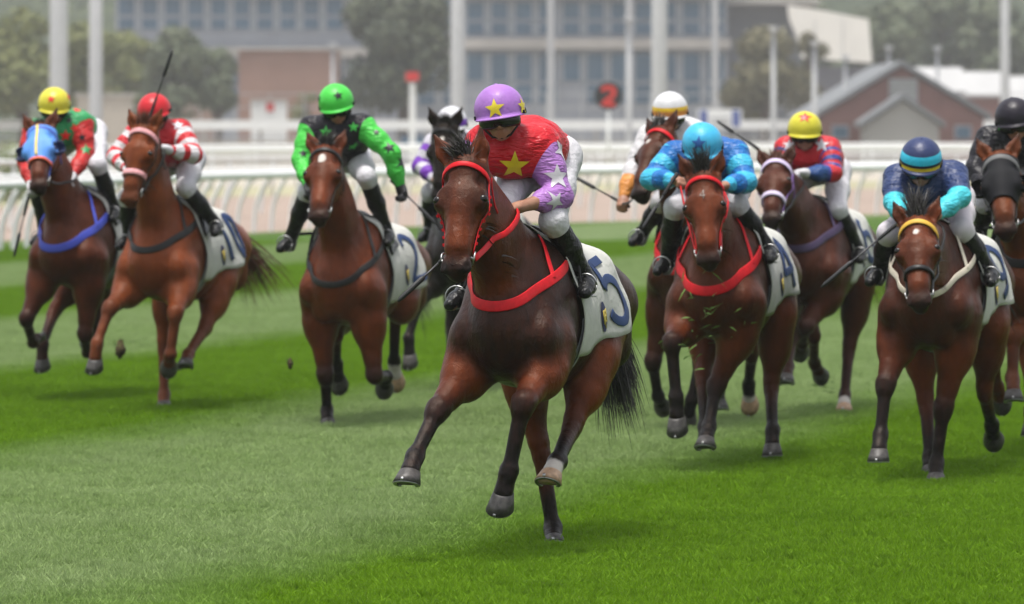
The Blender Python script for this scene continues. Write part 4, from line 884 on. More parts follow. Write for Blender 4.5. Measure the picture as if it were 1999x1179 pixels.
def turf_mat():
    t = NT('turf', .85, .15); s, pos = stripes(t); a = t.noise(.9, 4, .65, pos); b = t.noise(26, 4, .7, pos); c = t.noise(110, 3, .7, pos)
    dk = t.mix(t.ramp(a, .3, .7), (.050, .108, .004), (.066, .138, .007)); lt = t.mix(t.ramp(a, .3, .7), (.120, .175, .055), (.160, .215, .085))  # dark and pale bands: light off the grass lay put into the colour
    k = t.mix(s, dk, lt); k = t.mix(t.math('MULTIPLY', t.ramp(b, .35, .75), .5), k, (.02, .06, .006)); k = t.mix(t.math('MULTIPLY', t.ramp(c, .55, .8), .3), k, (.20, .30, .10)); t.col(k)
    t.bump(t.math('ADD', b, t.math('MULTIPLY', c, .6)), .05, .8); return t.m
def blade_mat():
    t = NT('grass_blade', .55, .18); s, pos = stripes(t); a = t.noise(.9, 4, .65, pos); b = t.noise(31, 3, .6, pos)
    dk = t.mix(t.ramp(a, .3, .7), (.122, .255, .003), (.176, .335, .009)); lt = t.mix(t.ramp(a, .3, .7), (.255, .375, .112), (.350, .460, .190))  # band tones paint in the sheen of leaning blades
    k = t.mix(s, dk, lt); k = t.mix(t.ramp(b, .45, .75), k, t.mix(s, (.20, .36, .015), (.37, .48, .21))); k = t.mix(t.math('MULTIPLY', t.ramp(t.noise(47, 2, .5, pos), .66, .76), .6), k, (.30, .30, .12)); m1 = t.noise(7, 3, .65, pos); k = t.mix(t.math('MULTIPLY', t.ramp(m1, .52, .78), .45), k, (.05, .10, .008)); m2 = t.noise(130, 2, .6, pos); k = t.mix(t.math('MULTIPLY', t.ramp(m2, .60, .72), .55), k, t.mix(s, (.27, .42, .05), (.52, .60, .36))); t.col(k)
    tr = t.n('ShaderNodeBsdfTranslucent'); t.l(k, tr.inputs[0]); mx = t.n('ShaderNodeMixShader'); mx.inputs[0].default_value = .3
    t.l(t.b.outputs[0], mx.inputs[1]); t.l(tr.outputs[0], mx.inputs[2]); t.l(mx.outputs[0], t.t.nodes['Material Output'].inputs[0]); return t.m
RAIL = [gpx(*q) for q in ((-160, 520), (-40, 504), (0, 500), (250, 476), (480, 455), (800, 442), (1200, 432), (1650, 420), (2000, 412), (2300, 405))]
RC = catmull(RAIL, 14)
def ground():
    g = bflat('infield_ground', (.33, .29, .24), .9, .2, var=.25, vscale=.05); st('ground', [(-1500, -40, -.03), (1500, -40, -.03), (1500, 2600, -.03), (-1500, 2600, -.03)], [(0, 1, 2, 3)], g)
    top = [Vector((p.x, p.y, -.002)) for p in RC]; n = len(top); vs = [Vector((-60, -30, -.002)), Vector((60, -30, -.002)), Vector((60, top[-1].y, -.002))]+top[::-1]+[Vector((-60, top[0].y-6, -.002))]
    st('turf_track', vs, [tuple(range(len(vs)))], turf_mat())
    dirt = bflat('sand_track', (.33, .255, .21), .9, .2, var=.18, vscale=.4)
    def band2(name, d0, d1, mat, z):
        st(name, [Vector((p.x*(1+d0/110), p.y+d0, z)) for p in RC]+[Vector((p.x*(1+d1/110), p.y+d1, z)) for p in RC], [(i, i+1, n+i+1, n+i) for i in range(n-1)], mat)
    band2('sand_track', .3, 62, dirt, -.012); band2('grass_verge', 62.2, 92, bflat('dry_grass', (.36, .34, .22), .95, .1, var=.3, vscale=.3), -.010)
    band2('service_road', 92.2, 150, bflat('pale_road', (.45, .41, .34), .9, .2, var=.15, vscale=.2), -.008)
def grass():
    """short turf blades: one patch, laid over the visible course by geometry nodes"""
    r = np.random.default_rng(3); N = 4600; PS = .62; vs = np.zeros((N*4, 3)); fs = []
    p = r.uniform(-PS/2, PS/2, (N, 2)); ang = r.uniform(0, 2*math.pi, N); L = r.uniform(.025, .062, N)*(1+.25*np.sin(p[:, 0]*17)*np.sin(p[:, 1]*13)); lean = r.normal(0, .35, (N, 2)); wd = r.uniform(.0022, .0042, N)
    dx, dy = np.cos(ang)*wd, np.sin(ang)*wd; z0 = np.zeros(N)
    vs[0::4] = np.stack([p[:, 0]-dx, p[:, 1]-dy, z0], 1); vs[1::4] = np.stack([p[:, 0]+dx, p[:, 1]+dy, z0], 1)
    mx, my = p[:, 0]+lean[:, 0]*L*.4, p[:, 1]+lean[:, 1]*L*.4
    vs[2::4] = np.stack([mx+dx*.8, my+dy*.8, L*.6], 1); vs[3::4] = np.stack([p[:, 0]+lean[:, 0]*L*1.1, p[:, 1]+lean[:, 1]*L*1.1, L], 1)
    f = np.array([(4*i, 4*i+1, 4*i+2, 4*i+3) for i in range(N)])
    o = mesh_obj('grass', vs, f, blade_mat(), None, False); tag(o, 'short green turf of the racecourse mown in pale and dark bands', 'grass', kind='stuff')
    ng = bpy.data.node_groups.new('lay_turf', 'GeometryNodeTree'); ng.interface.new_socket('Geometry', in_out='INPUT', socket_type='NodeSocketGeometry'); ng.interface.new_socket('Geometry', in_out='OUTPUT', socket_type='NodeSocketGeometry')
    L_ = ng.links.new; gi = ng.nodes.new('NodeGroupInput'); go = ng.nodes.new('NodeGroupOutput')
    # the points come from a grid, trimmed to the part of the course in view
    W_, D_ = 25.0, 76.0; gr = ng.nodes.new('GeometryNodeMeshGrid'); gr.inputs['Size X'].default_value = W_; gr.inputs['Size Y'].default_value = D_; gr.inputs['Vertices X'].default_value = int(W_/.5); gr.inputs['Vertices Y'].default_value = int(D_/.5)
    tr = ng.nodes.new('GeometryNodeTransform'); tr.inputs['Translation'].default_value = (0, 20+D_/2, 0); L_(gr.outputs['Mesh'], tr.inputs['Geometry'])
    pos = ng.nodes.new('GeometryNodeInputPosition'); sx = ng.nodes.new('ShaderNodeSeparateXYZ'); L_(pos.outputs[0], sx.inputs[0])
    ab = ng.nodes.new('ShaderNodeMath'); ab.operation = 'ABSOLUTE'; L_(sx.outputs[0], ab.inputs[0]); mu = ng.nodes.new('ShaderNodeMath'); mu.operation = 'MULTIPLY_ADD'; mu.inputs[1].default_value = .118; mu.inputs[2].default_value = 1.5; L_(sx.outputs[1], mu.inputs[0])
    gt = ng.nodes.new('ShaderNodeMath'); gt.operation = 'GREATER_THAN'; L_(ab.outputs[0], gt.inputs[0]); L_(mu.outputs[0], gt.inputs[1])
    de = ng.nodes.new('GeometryNodeDeleteGeometry'); L_(tr.outputs[0], de.inputs['Geometry']); L_(gt.outputs[0], de.inputs['Selection'])
    sp_ = ng.nodes.new('GeometryNodeSetPosition'); rv = ng.nodes.new('FunctionNodeRandomValue'); rv.data_type = 'FLOAT_VECTOR'; rv.inputs[0].default_value = (-.12, -.12, 0); rv.inputs[1].default_value = (.12, .12, 0); L_(de.outputs[0], sp_.inputs['Geometry']); L_(rv.outputs[0], sp_.inputs['Offset'])
    io = ng.nodes.new('GeometryNodeInstanceOnPoints'); L_(sp_.outputs[0], io.inputs['Points']); L_(gi.outputs[0], io.inputs['Instance'])
    rr = ng.nodes.new('FunctionNodeRandomValue'); rr.data_type = 'FLOAT_VECTOR'; rr.inputs[0].default_value = (0, 0, 0); rr.inputs[1].default_value = (0, 0, 6.283); L_(rr.outputs[0], io.inputs['Rotation'])
    rs = ng.nodes.new('FunctionNodeRandomValue'); rs.data_type = 'FLOAT_VECTOR'; rs.inputs[0].default_value = (.95, .95, .8); rs.inputs[1].default_value = (1.1, 1.1, 1.25); L_(rs.outputs[0], io.inputs['Scale'])
    L_(io.outputs[0], go.inputs[0]); m = o.modifiers.new('turf', 'NODES'); m.node_group = ng
WHITEP = bflat('white_rail', (.86, .88, .87), .5, .35, var=.06, vscale=2); GREYP = bflat('pole_paint', (.46, .47, .48), .55, .4, var=.08, vscale=1.5); CONC = bflat('pale_concrete', (.46, .44, .41), .85, .2, var=.15, vscale=.6)
def resample(C, step):
    out = [C[0]]; acc = 0
    for a, b in zip(C[:-1], C[1:]):
        L = (b-a).length; t = step-acc
        while t <= L: out.append(a+(b-a)*(t/L)); t += step
        acc = (acc+L) % step
    return out
def rail_fence(C, label, height, step, goose, rad, name='running_rail', bars=1):
    base = C[len(C)//2]; root = empty(name, (base.x, base.y, 0)); tag(root, label, 'rail', 'white rails round the tracks'); rel = [p-Vector((base.x, base.y, 0)) for p in C]
    mb = MB(); mb.tube([p+Vector((0, 0, height)) for p in rel], rad, 10); tr = mb.build('top_rail', WHITEP, root)
    for b in range(1, bars):
        mb = MB(); mb.tube([p+Vector((0, 0, height*(1-b/bars))) for p in rel], rad*.6, 6); mb.build('middle_rail', WHITEP, root)
    mb = MB()
    if goose: mb.tube(catmull([(0, 0, height-.02), (0, .10, height-.05), (0, .26, height-.28), (0, .42, height*.45), (0, .47, .1), (0, .47, -.05)], 5), [.046]*26, 8)
    else: mb.tube([(0, 0, height-.03), (0, 0, -.05)], .05, 8)
    proto = None; pts = resample(rel, step)
    for a, b in zip(pts[:-1], pts[1:]):
        d = b-a; ang = math.atan2(d.y, d.x)
        if proto is None: proto = mb.build('post', WHITEP, root); o = proto
        else: o = proto.copy(); COL.objects.link(o); o.parent = root
        o.location = a; o.rotation_euler = (0, 0, ang)
    return root
def shift(C, d): return [Vector((p.x*(1+d/110), p.y+d, 0)) for p in C]
def pole(u, v0, wpx, d, label, name='light_mast', head=True, z=None, group='tall light masts'):
    s = FPX/d; c = pix(u, VH, d); r_ = wpx/s/2; top = z or 26.0; root = empty(name, (c.x, c.y, 0)); tag(root, label, 'mast', group)
    mb = MB(); mb.lathe([(r_*1.25, -.1), (r_*1.25, .4), (r_*1.05, .45), (r_, 2), (r_*.72, top)], 18); mb.build('pole', GREYP, root)
    if head:
        mb = MB(); mb.box((0, 0, top+.2), (4.2 if z is None else .5, .3, .25 if z is None else .1)); h = mb.build('lamp_arm', GREYP, root)
        for k in ((-1.5, -.5, .5, 1.5) if z is None else (0,)):
            m2 = MB(); m2.box((k*(1.15 if z is None else .36), -.25, top+.5 if z is None else top+.05), (.8 if z is None else .42, .4, .5 if z is None else .12)); m2.build('lamp', GREYP, root)
    return root
def tree(x, y, h, w_, label, cols, seed, n=5200, base=.18, name='tree', dens=1.0):
    r = np.random.default_rng(seed); root = empty(name, (x, y, 0)); tag(root, label, 'tree', 'trees behind the course')
    mb = MB(); tr = h*.035; mb.tube([(0, 0, -.2), (.1, 0, h*.25), (0, .1, h*.55), (.15, 0, h*.8)], [tr*1.3, tr, tr*.7, tr*.25], 9)
    lob = []
    for i in range(11):
        a = r.uniform(0, 6.28); q = r.uniform(.1, .62); z = h*r.uniform(base+.18, .86); c = np.array((math.cos(a)*q*w_/2, math.sin(a)*q*w_/2, z)); rr = w_*r.uniform(.16, .27)*(1.15-.5*abs(z/h-.55)); lob.append((c, rr))
        mb.tube([(0, 0, h*r.uniform(.2, .5)), tuple(c*.6+np.array((0, 0, h*.15))), tuple(c)], [tr*.5, tr*.3, tr*.1], 6)
    lob.append((np.array((0, 0, h*.84)), w_*.22))
    mb.build('trunk', bflat('bark', (.10, .075, .055), .9, .2, var=.4, vscale=3), root)
    k = r.integers(0, len(lob), n); C = np.array([l[0] for l in lob])[k]; RR = np.array([l[1] for l in lob])[k]; d = r.normal(size=(n, 3)); d /= np.linalg.norm(d, axis=1)[:, None]
    P_ = C+d*RR[:, None]*(r.uniform(.35, 1.0, n)**.5)[:, None]*np.array((1, 1, .85)); sz = r.uniform(.16, .38, n)*h/11; a = r.normal(size=(n, 3)); a /= np.linalg.norm(a, axis=1)[:, None]; b = np.cross(a, d+.01); b /= np.linalg.norm(b, axis=1)[:, None]
    V = np.empty((n*4, 3)); V[0::4] = P_-a*sz[:, None]; V[1::4] = P_+b*sz[:, None]*.55; V[2::4] = P_+a*sz[:, None]; V[3::4] = P_-b*sz[:, None]*.55
    key = 'leaf_'+str(cols)
    if key not in MATS:
        t = NT('foliage', .6, .25); f = t.noise(.55, 4, .6); g = t.noise(3.5, 3, .6); c = t.mix(t.ramp(f, .35, .65), cols[0], cols[1]); t.col(t.mix(t.ramp(g, .4, .75), c, cols[2])); MATS[key] = t.m
    mesh_obj('crown', V, np.arange(n*4).reshape(-1, 4), MATS[key], root, False)
    return root
def boxes(name, items, mat, parent): 
    mb = MB()
    for c, d in items: mb.box(c, d)
    return mb.build(name, mat, parent, False)
def place():
    ground(); grass()
    rail_fence(RC, 'white running rail with curved posts along the far side of the turf', 1.2, .95, True, .085)
    rail_fence(shift(RC, 62), 'white two bar rail along the far edge of the sand track', 1.25, 3.2, False, .07, bars=2)
    rail_fence(shift(RC, 110), 'farthest white rail just before the long pale barrier', 1.5, 4.0, False, .09, bars=2)
    rail_fence(shift(RC, 26), 'low white rail in the middle of the sand track', 1.1, 2.4, True, .08); rail_fence(shift(RC, 86), 'white rail at the far edge of the dry verge', 1.4, 3.4, False, .09, bars=2)
    # long pale barrier behind the tracks
    def at(u, d): p = pix(u, VH, d); return p.x
    D = 330; root = empty('barrier_wall', (0, D, 0)); tag(root, 'long pale barrier wall with white upper beam behind the tracks', 'wall')
    for i in range(-12, 13): boxes('wall_panel', [((i*3.6, 0, .75), (3.56, .22, 1.5))], bflat('cream_panel', (.55, .52, .44), .85, .2, var=.12, vscale=.8), root)
    for i in range(-12, 13): boxes('post', [((i*3.6+1.8, -.02, 1.42), (.22, .3, 2.9))], CONC, root)
    boxes('upper_beam', [((0, -.25, 2.55), (90, .16, .62))], WHITEP, root); boxes('lower_beam', [((0, -.25, 1.78), (90, .12, .12))], GREYP, root)
    # wire mesh fence
    D = 355; root = empty('wire_fence', (0, D, 0)); tag(root, 'tall grey wire fence in front of the buildings', 'fence')
    for i in range(-18, 19): boxes('post', [((i*2.4, 0, 2.4), (.09, .09, 4.8))], GREYP, root)
    for z in (2.9, 3.8, 4.75): boxes('rail', [((0, .06, z), (90, .06, .07))], GREYP, root)
    def facade(name, label, u0, u1, d, floors, zb, col, dep=20):
        x0, x1 = at(u0, d), at(u1, d); W = x1-x0; xc = (x0+x1)/2; zt = floors[-1][1]+2.2; root = empty(name, (xc, d, 0)); tag(root, label, 'building')
        boxes('wall', [((0, dep/2, zt/2), (W, dep, zt))], col, root)
        glass = bflat('blue_glass', (.055, .125, .20), .3, .35, var=.25, vscale=.3); fr = bflat('window_frame', (.46, .49, .53), .6)
        n = int(W/1.9); pane = None; frame = None; step = W/n
        for fi, (z0, z1) in enumerate(floors):
            zm = z0+(z1-z0)*.42
            for i in range(n):
                for (a, b) in ((z0, zm-.1), (zm+.1, z1)):
                    if (i+fi) % 2 == 0 and a == z0 and i % 4 == 0: continue
                    win = boxes('window', [((-W/2+(i+.5)*step, -.06, (a+b)/2), (step*.86, .1, b-a))], fr, root)
                    boxes('pane', [((-W/2+(i+.5)*step, -.13, (a+b)/2), (step*.70, .05, b-a-.10))], glass, win)
            boxes('floor_band', [((0, -.5, z1+.75), (W+.5, 1.2, .85))], CONC, root)
        boxes('roof', [((0, dep/2-1.5, zt+.2), (W+2, dep+3, .5))], CONC, root)
        return root, W
    fl = [(4.4, 8.6), (10.1, 12.8), (14.8, 17.5)]; WALL = bflat('grey_blue_wall', (.30, .325, .37), .8, .3, var=.1, vscale=.4)
    root, W = facade('clubhouse', 'long pale building with rows of blue windows behind the fence', 905, 1420, 420, fl, 0, WALL)
    for u in (1075, 1228, 1396): boxes('column', [((at(u, 416)-root.location.x, -3.6, 9), (.55, .55, 18))], GREYP, root)
    facade('office_block', 'far building with blue windows behind the trees at left', 225, 900, 440, [(4.4, 8.2), (10.9, 13.6), (15.2, 17.8)], 0, WALL)
    o = empty('service_block', (at(1490, 425), 425, 0)); tag(o, 'dark grey windowless block at the right end of the clubhouse', 'building'); boxes('wall', [((0, 6, 6.3), (6.2, 12, 12.6))], bflat('slate_cladding', (.16, .17, .19), .8, var=.1, vscale=.4), o); boxes('roof', [((0, 5, 12.9), (9, 15, .5))], CONC, o)
    o = empty('low_building', (at(560, 380), 380, 0)); tag(o, 'low brown windowless building beside the round tree', 'building'); boxes('wall', [((0, 5, 4.1), (7.2, 10, 8.2))], bflat('brown_render', (.33, .20, .155), .9, .2, var=.1, vscale=.3), o); boxes('roof_slab', [((0, 5, 8.3), (7.7, 10.6, .22))], CONC, o); boxes('door', [((-1.2, -.04, 2.4), (1.1, .08, 2.2))], bflat('blue_door', (.12, .16, .26), .6), o)
    o = empty('brown_wall', (at(350, 372), 372, 0)); tag(o, 'long low brown wall at left behind the fence', 'wall'); boxes('panel', [((-3, 0, 2.7), (11, .3, 5.4))], bflat('brown_wall', (.30, .21, .17), .9, .2, var=.15, vscale=.3), o); boxes('coping', [((-3, 0, 5.46), (11.2, .4, .12))], CONC, o)
    o = empty('gate_pillar', (at(205, 300), 300, 0)); tag(o, 'broad cream pillar block behind the leftmost jockeys', 'pillar'); boxes('block', [((0, 0, 2.1), (3.2, 1.2, 4.2))], bflat('cream_render', (.52, .47, .40), .85, .2, var=.1, vscale=.7), o); boxes('cap', [((0, 0, 4.28), (3.5, 1.5, .16))], CONC, o)
    # white screen on its dark base
    o = empty('screen_tower', (at(1630, 400), 400, 0)); tag(o, 'big white screen back on a dark base above the stables', 'screen')
    boxes('base', [((.6, 2.5, 3.6), (5.2, 5, 7.2))], bflat('dark_base', (.12, .12, .14), .8, var=.15), o); mb = MB(); pf = [(-2.6, 7.9), (2.9, 7.5), (2.6, 10.9), (-1.0, 11.6), (-3.7, 12.0), (-3.6, 11.0), (-3.0, 9.6)]; mb.add([(x, y, z) for y in (-.4, .4) for x, z in pf], [tuple(range(7)), tuple(range(13, 6, -1))]+[(i, i+7, (i+1) % 7+7, (i+1) % 7) for i in range(7)]); mb.build('panel', bflat('white_sheet', (.86, .84, .78), .7, .3, var=.06, vscale=.5), o, False)
    for k in (-1.6, .6): boxes('panel_seam', [((k, -.43, 9.4), (.06, .06, 3.0))], GREYP, o)
    # brick stables with gables
    def gable(name, label, u, d, W, ze, za, dep, wall, roofm, extra=None, oh=.5):
        x = at(u, d); o = empty(name, (x, d, 0)); tag(o, label, 'stable'); w2 = W/2
        mesh_obj('wall', [(-w2, 0, -.1), (w2, 0, -.1), (w2, 0, ze), (0, 0, za), (-w2, 0, ze), (-w2, dep, -.1), (w2, dep, -.1), (w2, dep, ze), (0, dep, za), (-w2, dep, ze)],
                 [(0, 1, 2, 3, 4), (9, 8, 7, 6, 5), (0, 4, 9, 5), (1, 6, 7, 2), (2, 7, 8, 3), (4, 3, 8, 9)], wall, o, False)
        for s in (-1, 1):
            k = (za-ze)/w2; a = Vector((0, -oh, za+.12)); b = Vector((s*(w2+oh), -oh, ze-k*oh+.12)); t_ = Vector((0, 0, .28)); dv = Vector((0, dep+2*oh, 0)); vs = [a, b, b+t_, a+t_]; vs += [v+dv for v in vs]
            mesh_obj('roof_slope', vs, [(0, 1, 2, 3), (7, 6, 5, 4), (0, 4, 5, 1), (1, 5, 6, 2), (2, 6, 7, 3), (3, 7, 4, 0)], roofm, o, False)
        return o
    brick = bflat('red_brick', (.25, .125, .11), .9, .2, var=.15, vscale=.8); slate = bflat('grey_roof', (.17, .18, .19), .7, var=.12, vscale=.6); zinc = bflat('pale_roof', (.44, .44, .44), .6, var=.1, vscale=.4); pale = bflat('pale_render', (.34, .34, .32), .85)
    o = gable('brick_stable', 'red brick stable with broad grey gable behind the right jockeys', 1760, 300, 9.6, 3.0, 5.9, 26, brick, slate)
    boxes('louvre_panel', [((.1, -.06, 4.5), (1.7, .1, 1.5))], bflat('grey_panel', (.33, .34, .33), .8), o)
    for k in range(6): boxes('louvre', [((.1, -.14, 3.9+k*.24), (1.6, .08, .1))], GREYP, o)
    for k in (-3.6, 3.6): w_ = boxes('window', [((k, -.05, 2.1), (1.0, .1, .8))], GREYP, o); boxes('pane', [((k, -.12, 2.1), (.85, .05, .65))], bflat('blue_glass', (.06, .1, .14)), w_)
    gable('porch', 'small pale gabled porch in front of the brick stable', 1762, 294, 4.2, 2.5, 3.9, 5, pale, slate, oh=.35)
    def shed(label, u, d, W, ze, za, dep):
        o = empty('stable_shed', (at(u, d), d, 0)); tag(o, label, 'stable'); w2 = W/2; boxes('wall', [((0, dep/2, ze/2), (W, dep, ze))], brick, o); t_ = .2
        for (y0, z0, y1, z1) in ((-.4, ze-.1, dep/2, za), (dep+.4, ze-.1, dep/2, za)):
            vs = [(-w2-.3, y0, z0), (w2+.3, y0, z0), (w2+.3, y1, z1), (-w2-.3, y1, z1)]; vs += [(a, b, c+t_) for a, b, c in vs]; mesh_obj('roof_slope', vs, [(3, 2, 1, 0), (4, 5, 6, 7), (0, 1, 5, 4), (1, 2, 6, 5), (2, 3, 7, 6), (3, 0, 4, 7)], zinc, o, False)
    shed('long stable roof in pale metal just right of the brick gable', 1838, 336, 2.6, 4.7, 6.2, 6); shed('pale metal stable roof further right behind the brick stable', 1922, 352, 2.6, 4.6, 6.1, 6); shed('pale metal stable roof at the right edge', 2004, 362, 2.4, 4.3, 5.9, 6)
    # masts and posts
    for u, wpx, d, l in ((115, 37, 200, 'thick pale light mast above the leftmost jockey'), (187, 27, 250, 'thinner grey light mast right of the thick pale one'), (893, 28, 230, 'grey mast left of the lilac cap'), (1287, 32, 215, 'pale mast behind the white and orange cap'), (1962, 19, 260, 'slim mast at the right edge behind the stables')): pole(u, 0, wpx, d, l)
    for u, d, z, wpx, l in ((1510, 270, 7.4, 11, 'short lamp post left of the yellow and red cap'), (1590, 290, 7.0, 12, 'short lamp post above the yellow and red cap'), (1650, 310, 6.5, 10, 'small lamp post left of the brick stable'), (650, 330, 7.6, 9, 'thin lamp post beside the brown building'), (1830, 320, 7.2, 9, 'thin lamp post over the brick stable roof'), (1735, 330, 7.4, 9, 'thin lamp post left of the stable ridge'), (1228, 250, 7.5, 11, 'lamp post behind the round 2 sign')): pole(u, 0, wpx, d, l, 'lamp_post', True, z, 'short lamp posts')
    d = 190; o = empty('distance_marker', (at(1188, d), d, 0)); tag(o, 'round black distance marker with red 2', 'sign'); mb = MB(); mb.tube([(0, .1, -.1), (0, .1, 3.4)], .07, 8); mb.build('post', WHITEP, o)
    mb = MB(); mb.lathe([(.50, -.03), (.52, 0), (.50, .03)], 32, (0, 0, CAMH+71/FPX*d), Matrix.Rotation(R(90), 3, 'X')); mb.build('disc', bflat('sign_black', (.012, .012, .014), .5), o, False)
    mb = MB()
    for s_ in digits_strokes('2'):
        dn = [(a[0]+(b[0]-a[0])*k/4, a[1]+(b[1]-a[1])*k/4) for a, b in zip(s_[:-1], s_[1:]) for k in range(4)]+[s_[-1]]
        mb.ribbon([Vector(((x-.45)*.60, -.045, CAMH+71/FPX*d+(y-.5)*.62)) for x, y in dn], [Vector((0, -1, 0))]*len(dn), .17, .01)
    mb.build('numeral', bflat('sign_red', (.70, .03, .02), .5), o, False)
    d = 230; o = empty('marker_post', (at(805, d), d, 0)); tag(o, 'white post with small red box on top', 'post'); boxes('post', [((0, 0, 2.15), (.26, .2, 4.3))], WHITEP, o); boxes('red_box', [((0, 0, 4.6), (.58, .4, .4))], bflat('box_red', (.60, .03, .03), .6), o); boxes('base', [((0, 0, .1), (.5, .5, .24))], CONC, o)
    d = 345; o = empty('equipment_cabinet', (at(525, d), d, 0)); tag(o, 'white cabinet with red panel behind the green jockey', 'cabinet'); boxes('case', [((0, 0, 2.2), (2.4, .8, 4.0))], WHITEP, o); boxes('red_panel', [((.1, -.43, 3.8), (.5, .06, .6))], bflat('box_red', (.60, .03, .03), .6), o); boxes('top', [((0, 0, 4.26), (2.6, 1, .12))], CONC, o)
    d = 300; o = empty('notice_board', (at(1405, d), d, 0)); tag(o, 'white notice board with blue panels behind the blue jockey', 'sign'); boxes('board', [((0, 0, 2.9), (2.6, .1, 1.1))], WHITEP, o)
    for k, w_ in ((-.95, .45), (.95, .45)): boxes('blue_panel', [((k, -.08, 2.9), (w_, .04, .95))], bflat('board_blue', (.06, .10, .34), .6), o)
    for k in (-.3, .05, .4): boxes('grey_line', [((.05, -.08, 2.55+k*.9), (1.1, .04, .12))], GREYP, o)
    for k in (-1.1, 1.1): boxes('leg', [((k, .07, 1.2), (.1, .08, 2.4))], GREYP, o)
    # parked van behind the tracks
    d = 300; o = empty('parked_van', (at(806, d), d, 0)); tag(o, 'blue grey van parked behind the rails left of the leader', 'van'); mb = MB()
    prof = [(-.88, .35), (.88, .35), (.90, .95), (.84, 1.25), (.66, 1.95), (-.66, 1.95), (-.84, 1.25), (-.90, .95)]; vs = [(x, y, z) for y in (-2.1, 2.1) for x, z in prof]; mb.add(vs, [tuple(range(8)), tuple(range(15, 7, -1))]+[(i, i+8, (i+1) % 8+8, (i+1) % 8) for i in range(8)]); mb.build('body', bflat('van_paint', (.10, .13, .19), .3, .5), o, False)
    boxes('rear_window', [((0, -2.12, 1.55), (1.2, .05, .5))], bflat('blue_glass', (.06, .1, .14)), o)
    for k in (-.7, .7): boxes('tail_lamp', [((k, -2.12, 1.0), (.18, .05, .32))], bflat('box_red', (.6, .03, .03)), o)
    for x in (-.75, .75):
        for y in (-1.4, 1.4): mb = MB(); mb.lathe([(.33, -.1), (.36, 0), (.33, .1)], 18, (x, y, .36), Matrix.Rotation(R(90), 3, 'Y')); mb.build('wheel', BLACKL, o)
    # trees
    OL = ((.075, .095, .030), (.12, .14, .040), (.20, .20, .06)); DG = ((.022, .034, .024), (.040, .052, .032), (.10, .11, .05)); GG = ((.05, .075, .04), (.08, .10, .05), (.13, .14, .08)); BR = ((.075, .075, .040), (.11, .10, .05), (.16, .14, .07))
    for u, d, h, w_, l, c, sd2, n in ((45, 330, 10.5, 7.5, 'olive tree at the left edge', OL, 1, 5200), (165, 345, 10.0, 6.5, 'olive tree between the two left masts', OL, 2, 5200), (245, 360, 9.6, 5.5, 'loose olive tree right of the thin left mast', OL, 9, 3600), (345, 340, 9.6, 6.5, 'grey green loose tree above the raised whip', GG, 3, 4200), (425, 352, 8.4, 4.0, 'small grey green tree left of the brown building', GG, 10, 2600),
                                  (785, 350, 12.0, 9.6, 'big round dark tree above the green jockey', DG, 4, 9000), (1490, 350, 9.8, 6.6, 'brown green tree left of the white screen', BR, 5, 6500), (1578, 360, 10.3, 3.0, 'slender grey tree against the white screen', BR, 6, 1500), (595, 372, 5.4, 2.6, 'small yellowish tree against the brown building', OL, 8, 1300)): tree(at(u, d), d, h, w_, l, c, sd2, n)
    for u, d, h, w_, l, sd2 in ((1745, 420, 13.5, 9, 'hazy tree above the stable ridge', 21), (1850, 440, 15, 9.5, 'tall hazy tree behind the pale stable roofs', 22), (1950, 430, 14, 9, 'hazy tree behind the slim right mast', 23), (2040, 425, 13, 8, 'hazy tree at the right edge', 24), (1690, 450, 14, 8, 'hazy tree right of the white screen', 25), (1585, 470, 15, 9, 'hazy tree behind the white screen', 26)): tree(at(u, d), d, h, w_, l, GG, sd2, 5200)
    for u, d, h, w_, l, sd2 in ((18, 150, 1.9, 1.6, 'yellow green bush at the left edge behind the rail', 31), (55, 158, 1.3, 1.2, 'low bush right of the yellow green bush', 32)): tree(at(u, d), d, h, w_, l, ((.10, .16, .03), (.16, .22, .05), (.26, .30, .09)), sd2, 1800, base=-.1, name='bush')
    # wooded hill behind everything
    nx, ny = 90, 16; r = np.random.default_rng(5); vs = []
    for j in range(ny):
        for i in range(nx):
            x = -330+660*i/(nx-1); y = 560+j*22; t_ = j/(ny-1); z = 70*math.sin(min(t_*1.25, 1)*math.pi/2)*(.85+.15*math.sin(i*.21)+.10*math.sin(i*.53+1))+r.uniform(-2.2, 2.2)*min(1, t_*6)
            vs.append((x, y, z-(1 if j == 0 else 0)))
    t = NT('wooded_hill', .9, .1); f = t.noise(.09, 6, .7); g = t.noise(.35, 4, .7); t.col(t.mix(t.ramp(g, .35, .7), t.mix(t.ramp(f, .35, .65), (.035, .055, .028), (.085, .105, .045)), (.03, .045, .025))); t.bump(t.math('ADD', f, g), 4, 1)
    st('hill', vs, [(j*nx+i, j*nx+i+1, (j+1)*nx+i+1, (j+1)*nx+i) for j in range(ny-1) for i in range(nx-1)], t.m, False)
    # air
    m = bpy.data.materials.new('haze'); m.use_nodes = True; m.node_tree.nodes.remove(m.node_tree.nodes['Principled BSDF']); pv = m.node_tree.nodes.new('ShaderNodeVolumePrincipled'); pv.inputs['Color'].default_value = (.93, .95, 1, 1); pv.inputs['Density'].default_value = .00032; pv.inputs['Anisotropy'].default_value = .2
    m.node_tree.links.new(pv.outputs[0], m.node_tree.nodes['Material Output'].inputs['Volume'])
    mb = MB(); mb.box((0, 480, 49), (1000, 1000, 100)); hz = mb.build('haze', m, None, False); tag(hz, 'thin grey haze over the racecourse', 'haze', kind='stuff')
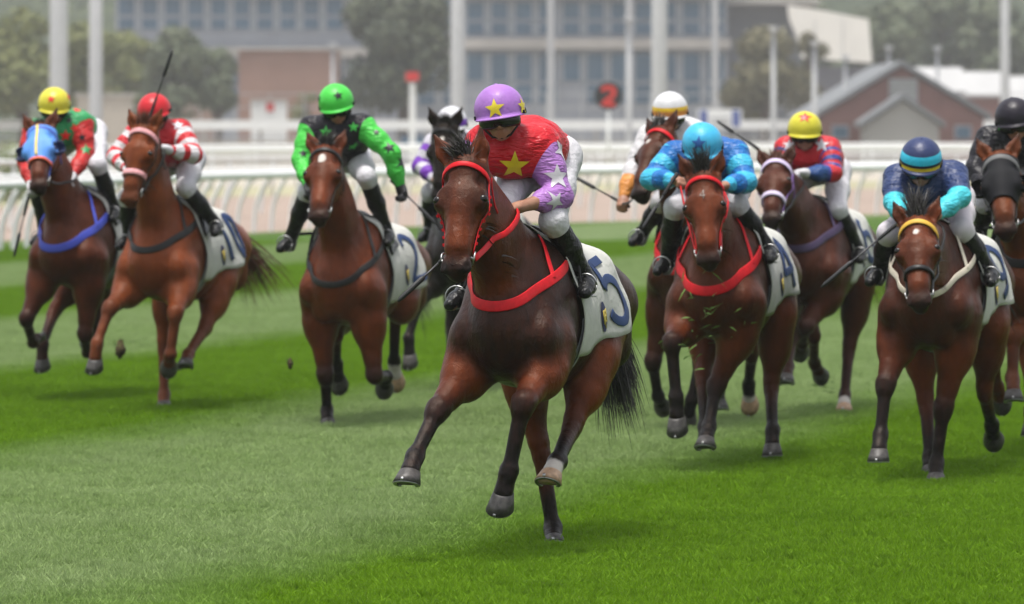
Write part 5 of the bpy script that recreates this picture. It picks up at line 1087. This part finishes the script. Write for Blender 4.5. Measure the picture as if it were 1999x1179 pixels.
def flying_turf():
    """grass torn up by the hooves"""
    r = random.Random(4); mb = MB()
    spots = [(1395, 560, 31.0, 9, 30), (1365, 620, 31.2, 34, 30), (1430, 665, 31.4, 16, 22), (1350, 690, 31.3, 10, 25), (1505, 830, 32.5, 6, 12), (1930, 880, 31.5, 5, 14), (1600, 770, 38.2, 10, 26), (475, 505, 40.5, 5, 12), (1940, 565, 33.5, 4, 10)]
    for u, v, d, n, sp in spots:
        for _ in range(n):
            p = pix(u+r.gauss(0, sp), v+r.gauss(0, sp), d+r.gauss(0, .25)); a = Vector((r.gauss(0, 1), r.gauss(0, 1), r.gauss(0, .6))).normalized()*r.uniform(.018, .055); b = a.cross(Vector((r.gauss(0, 1), r.gauss(0, 1), 1))).normalized()*.0035
            mb.add([p-a-b, p-a+b, p+b*.8+Vector((0, 0, .008)), p+a], [(0, 1, 2), (0, 2, 3)])
    o = mb.build('flying_grass', bflat('torn_grass', (.13, .24, .04), .7), None, False); tag(o, 'bits of torn grass flying up between the horses', 'grass', kind='stuff')
    for u, v, d, s_, l in ((234, 682, 38.6, .05, 'clod of turf flying beside the chestnut horse'), (566, 710, 36.5, .028, 'small clod of turf left of the bright bay horse')):
        vs = []; fs = []; n1, n2 = 8, 6; c = pix(u, v, d)
        for j in range(n2+1):
            for i in range(n1):
                a = 2*math.pi*i/n1; b = math.pi*j/n2; k = s_*(1+r.uniform(-.3, .3)); vs.append(c+Vector((math.sin(b)*math.cos(a)*k*.8, math.sin(b)*math.sin(a)*k, math.cos(b)*k*1.3)))
        fs = [(j*n1+i, j*n1+(i+1) % n1, (j+1)*n1+(i+1) % n1, (j+1)*n1+i) for j in range(n2) for i in range(n1)]
        o = empty('turf_clod', c); tag(o, l, 'clod', 'flying clods'); k = mesh_obj('soil', [v-c for v in vs], fs, bflat('soil', (.10, .075, .04), .95, .1, var=.4, vscale=20), o)
        m2 = MB(); hair(m2, [Vector((r.gauss(0, .4), r.gauss(0, .4), .5))*s_ for _ in range(30)], [(0, 0, 1)]*30, s_*1.6, .004, 3, .2, .5, r); m2.build('grass_tuft', bflat('torn_grass', (.13, .24, .04)), o)
place()
build_field()
flying_turf()
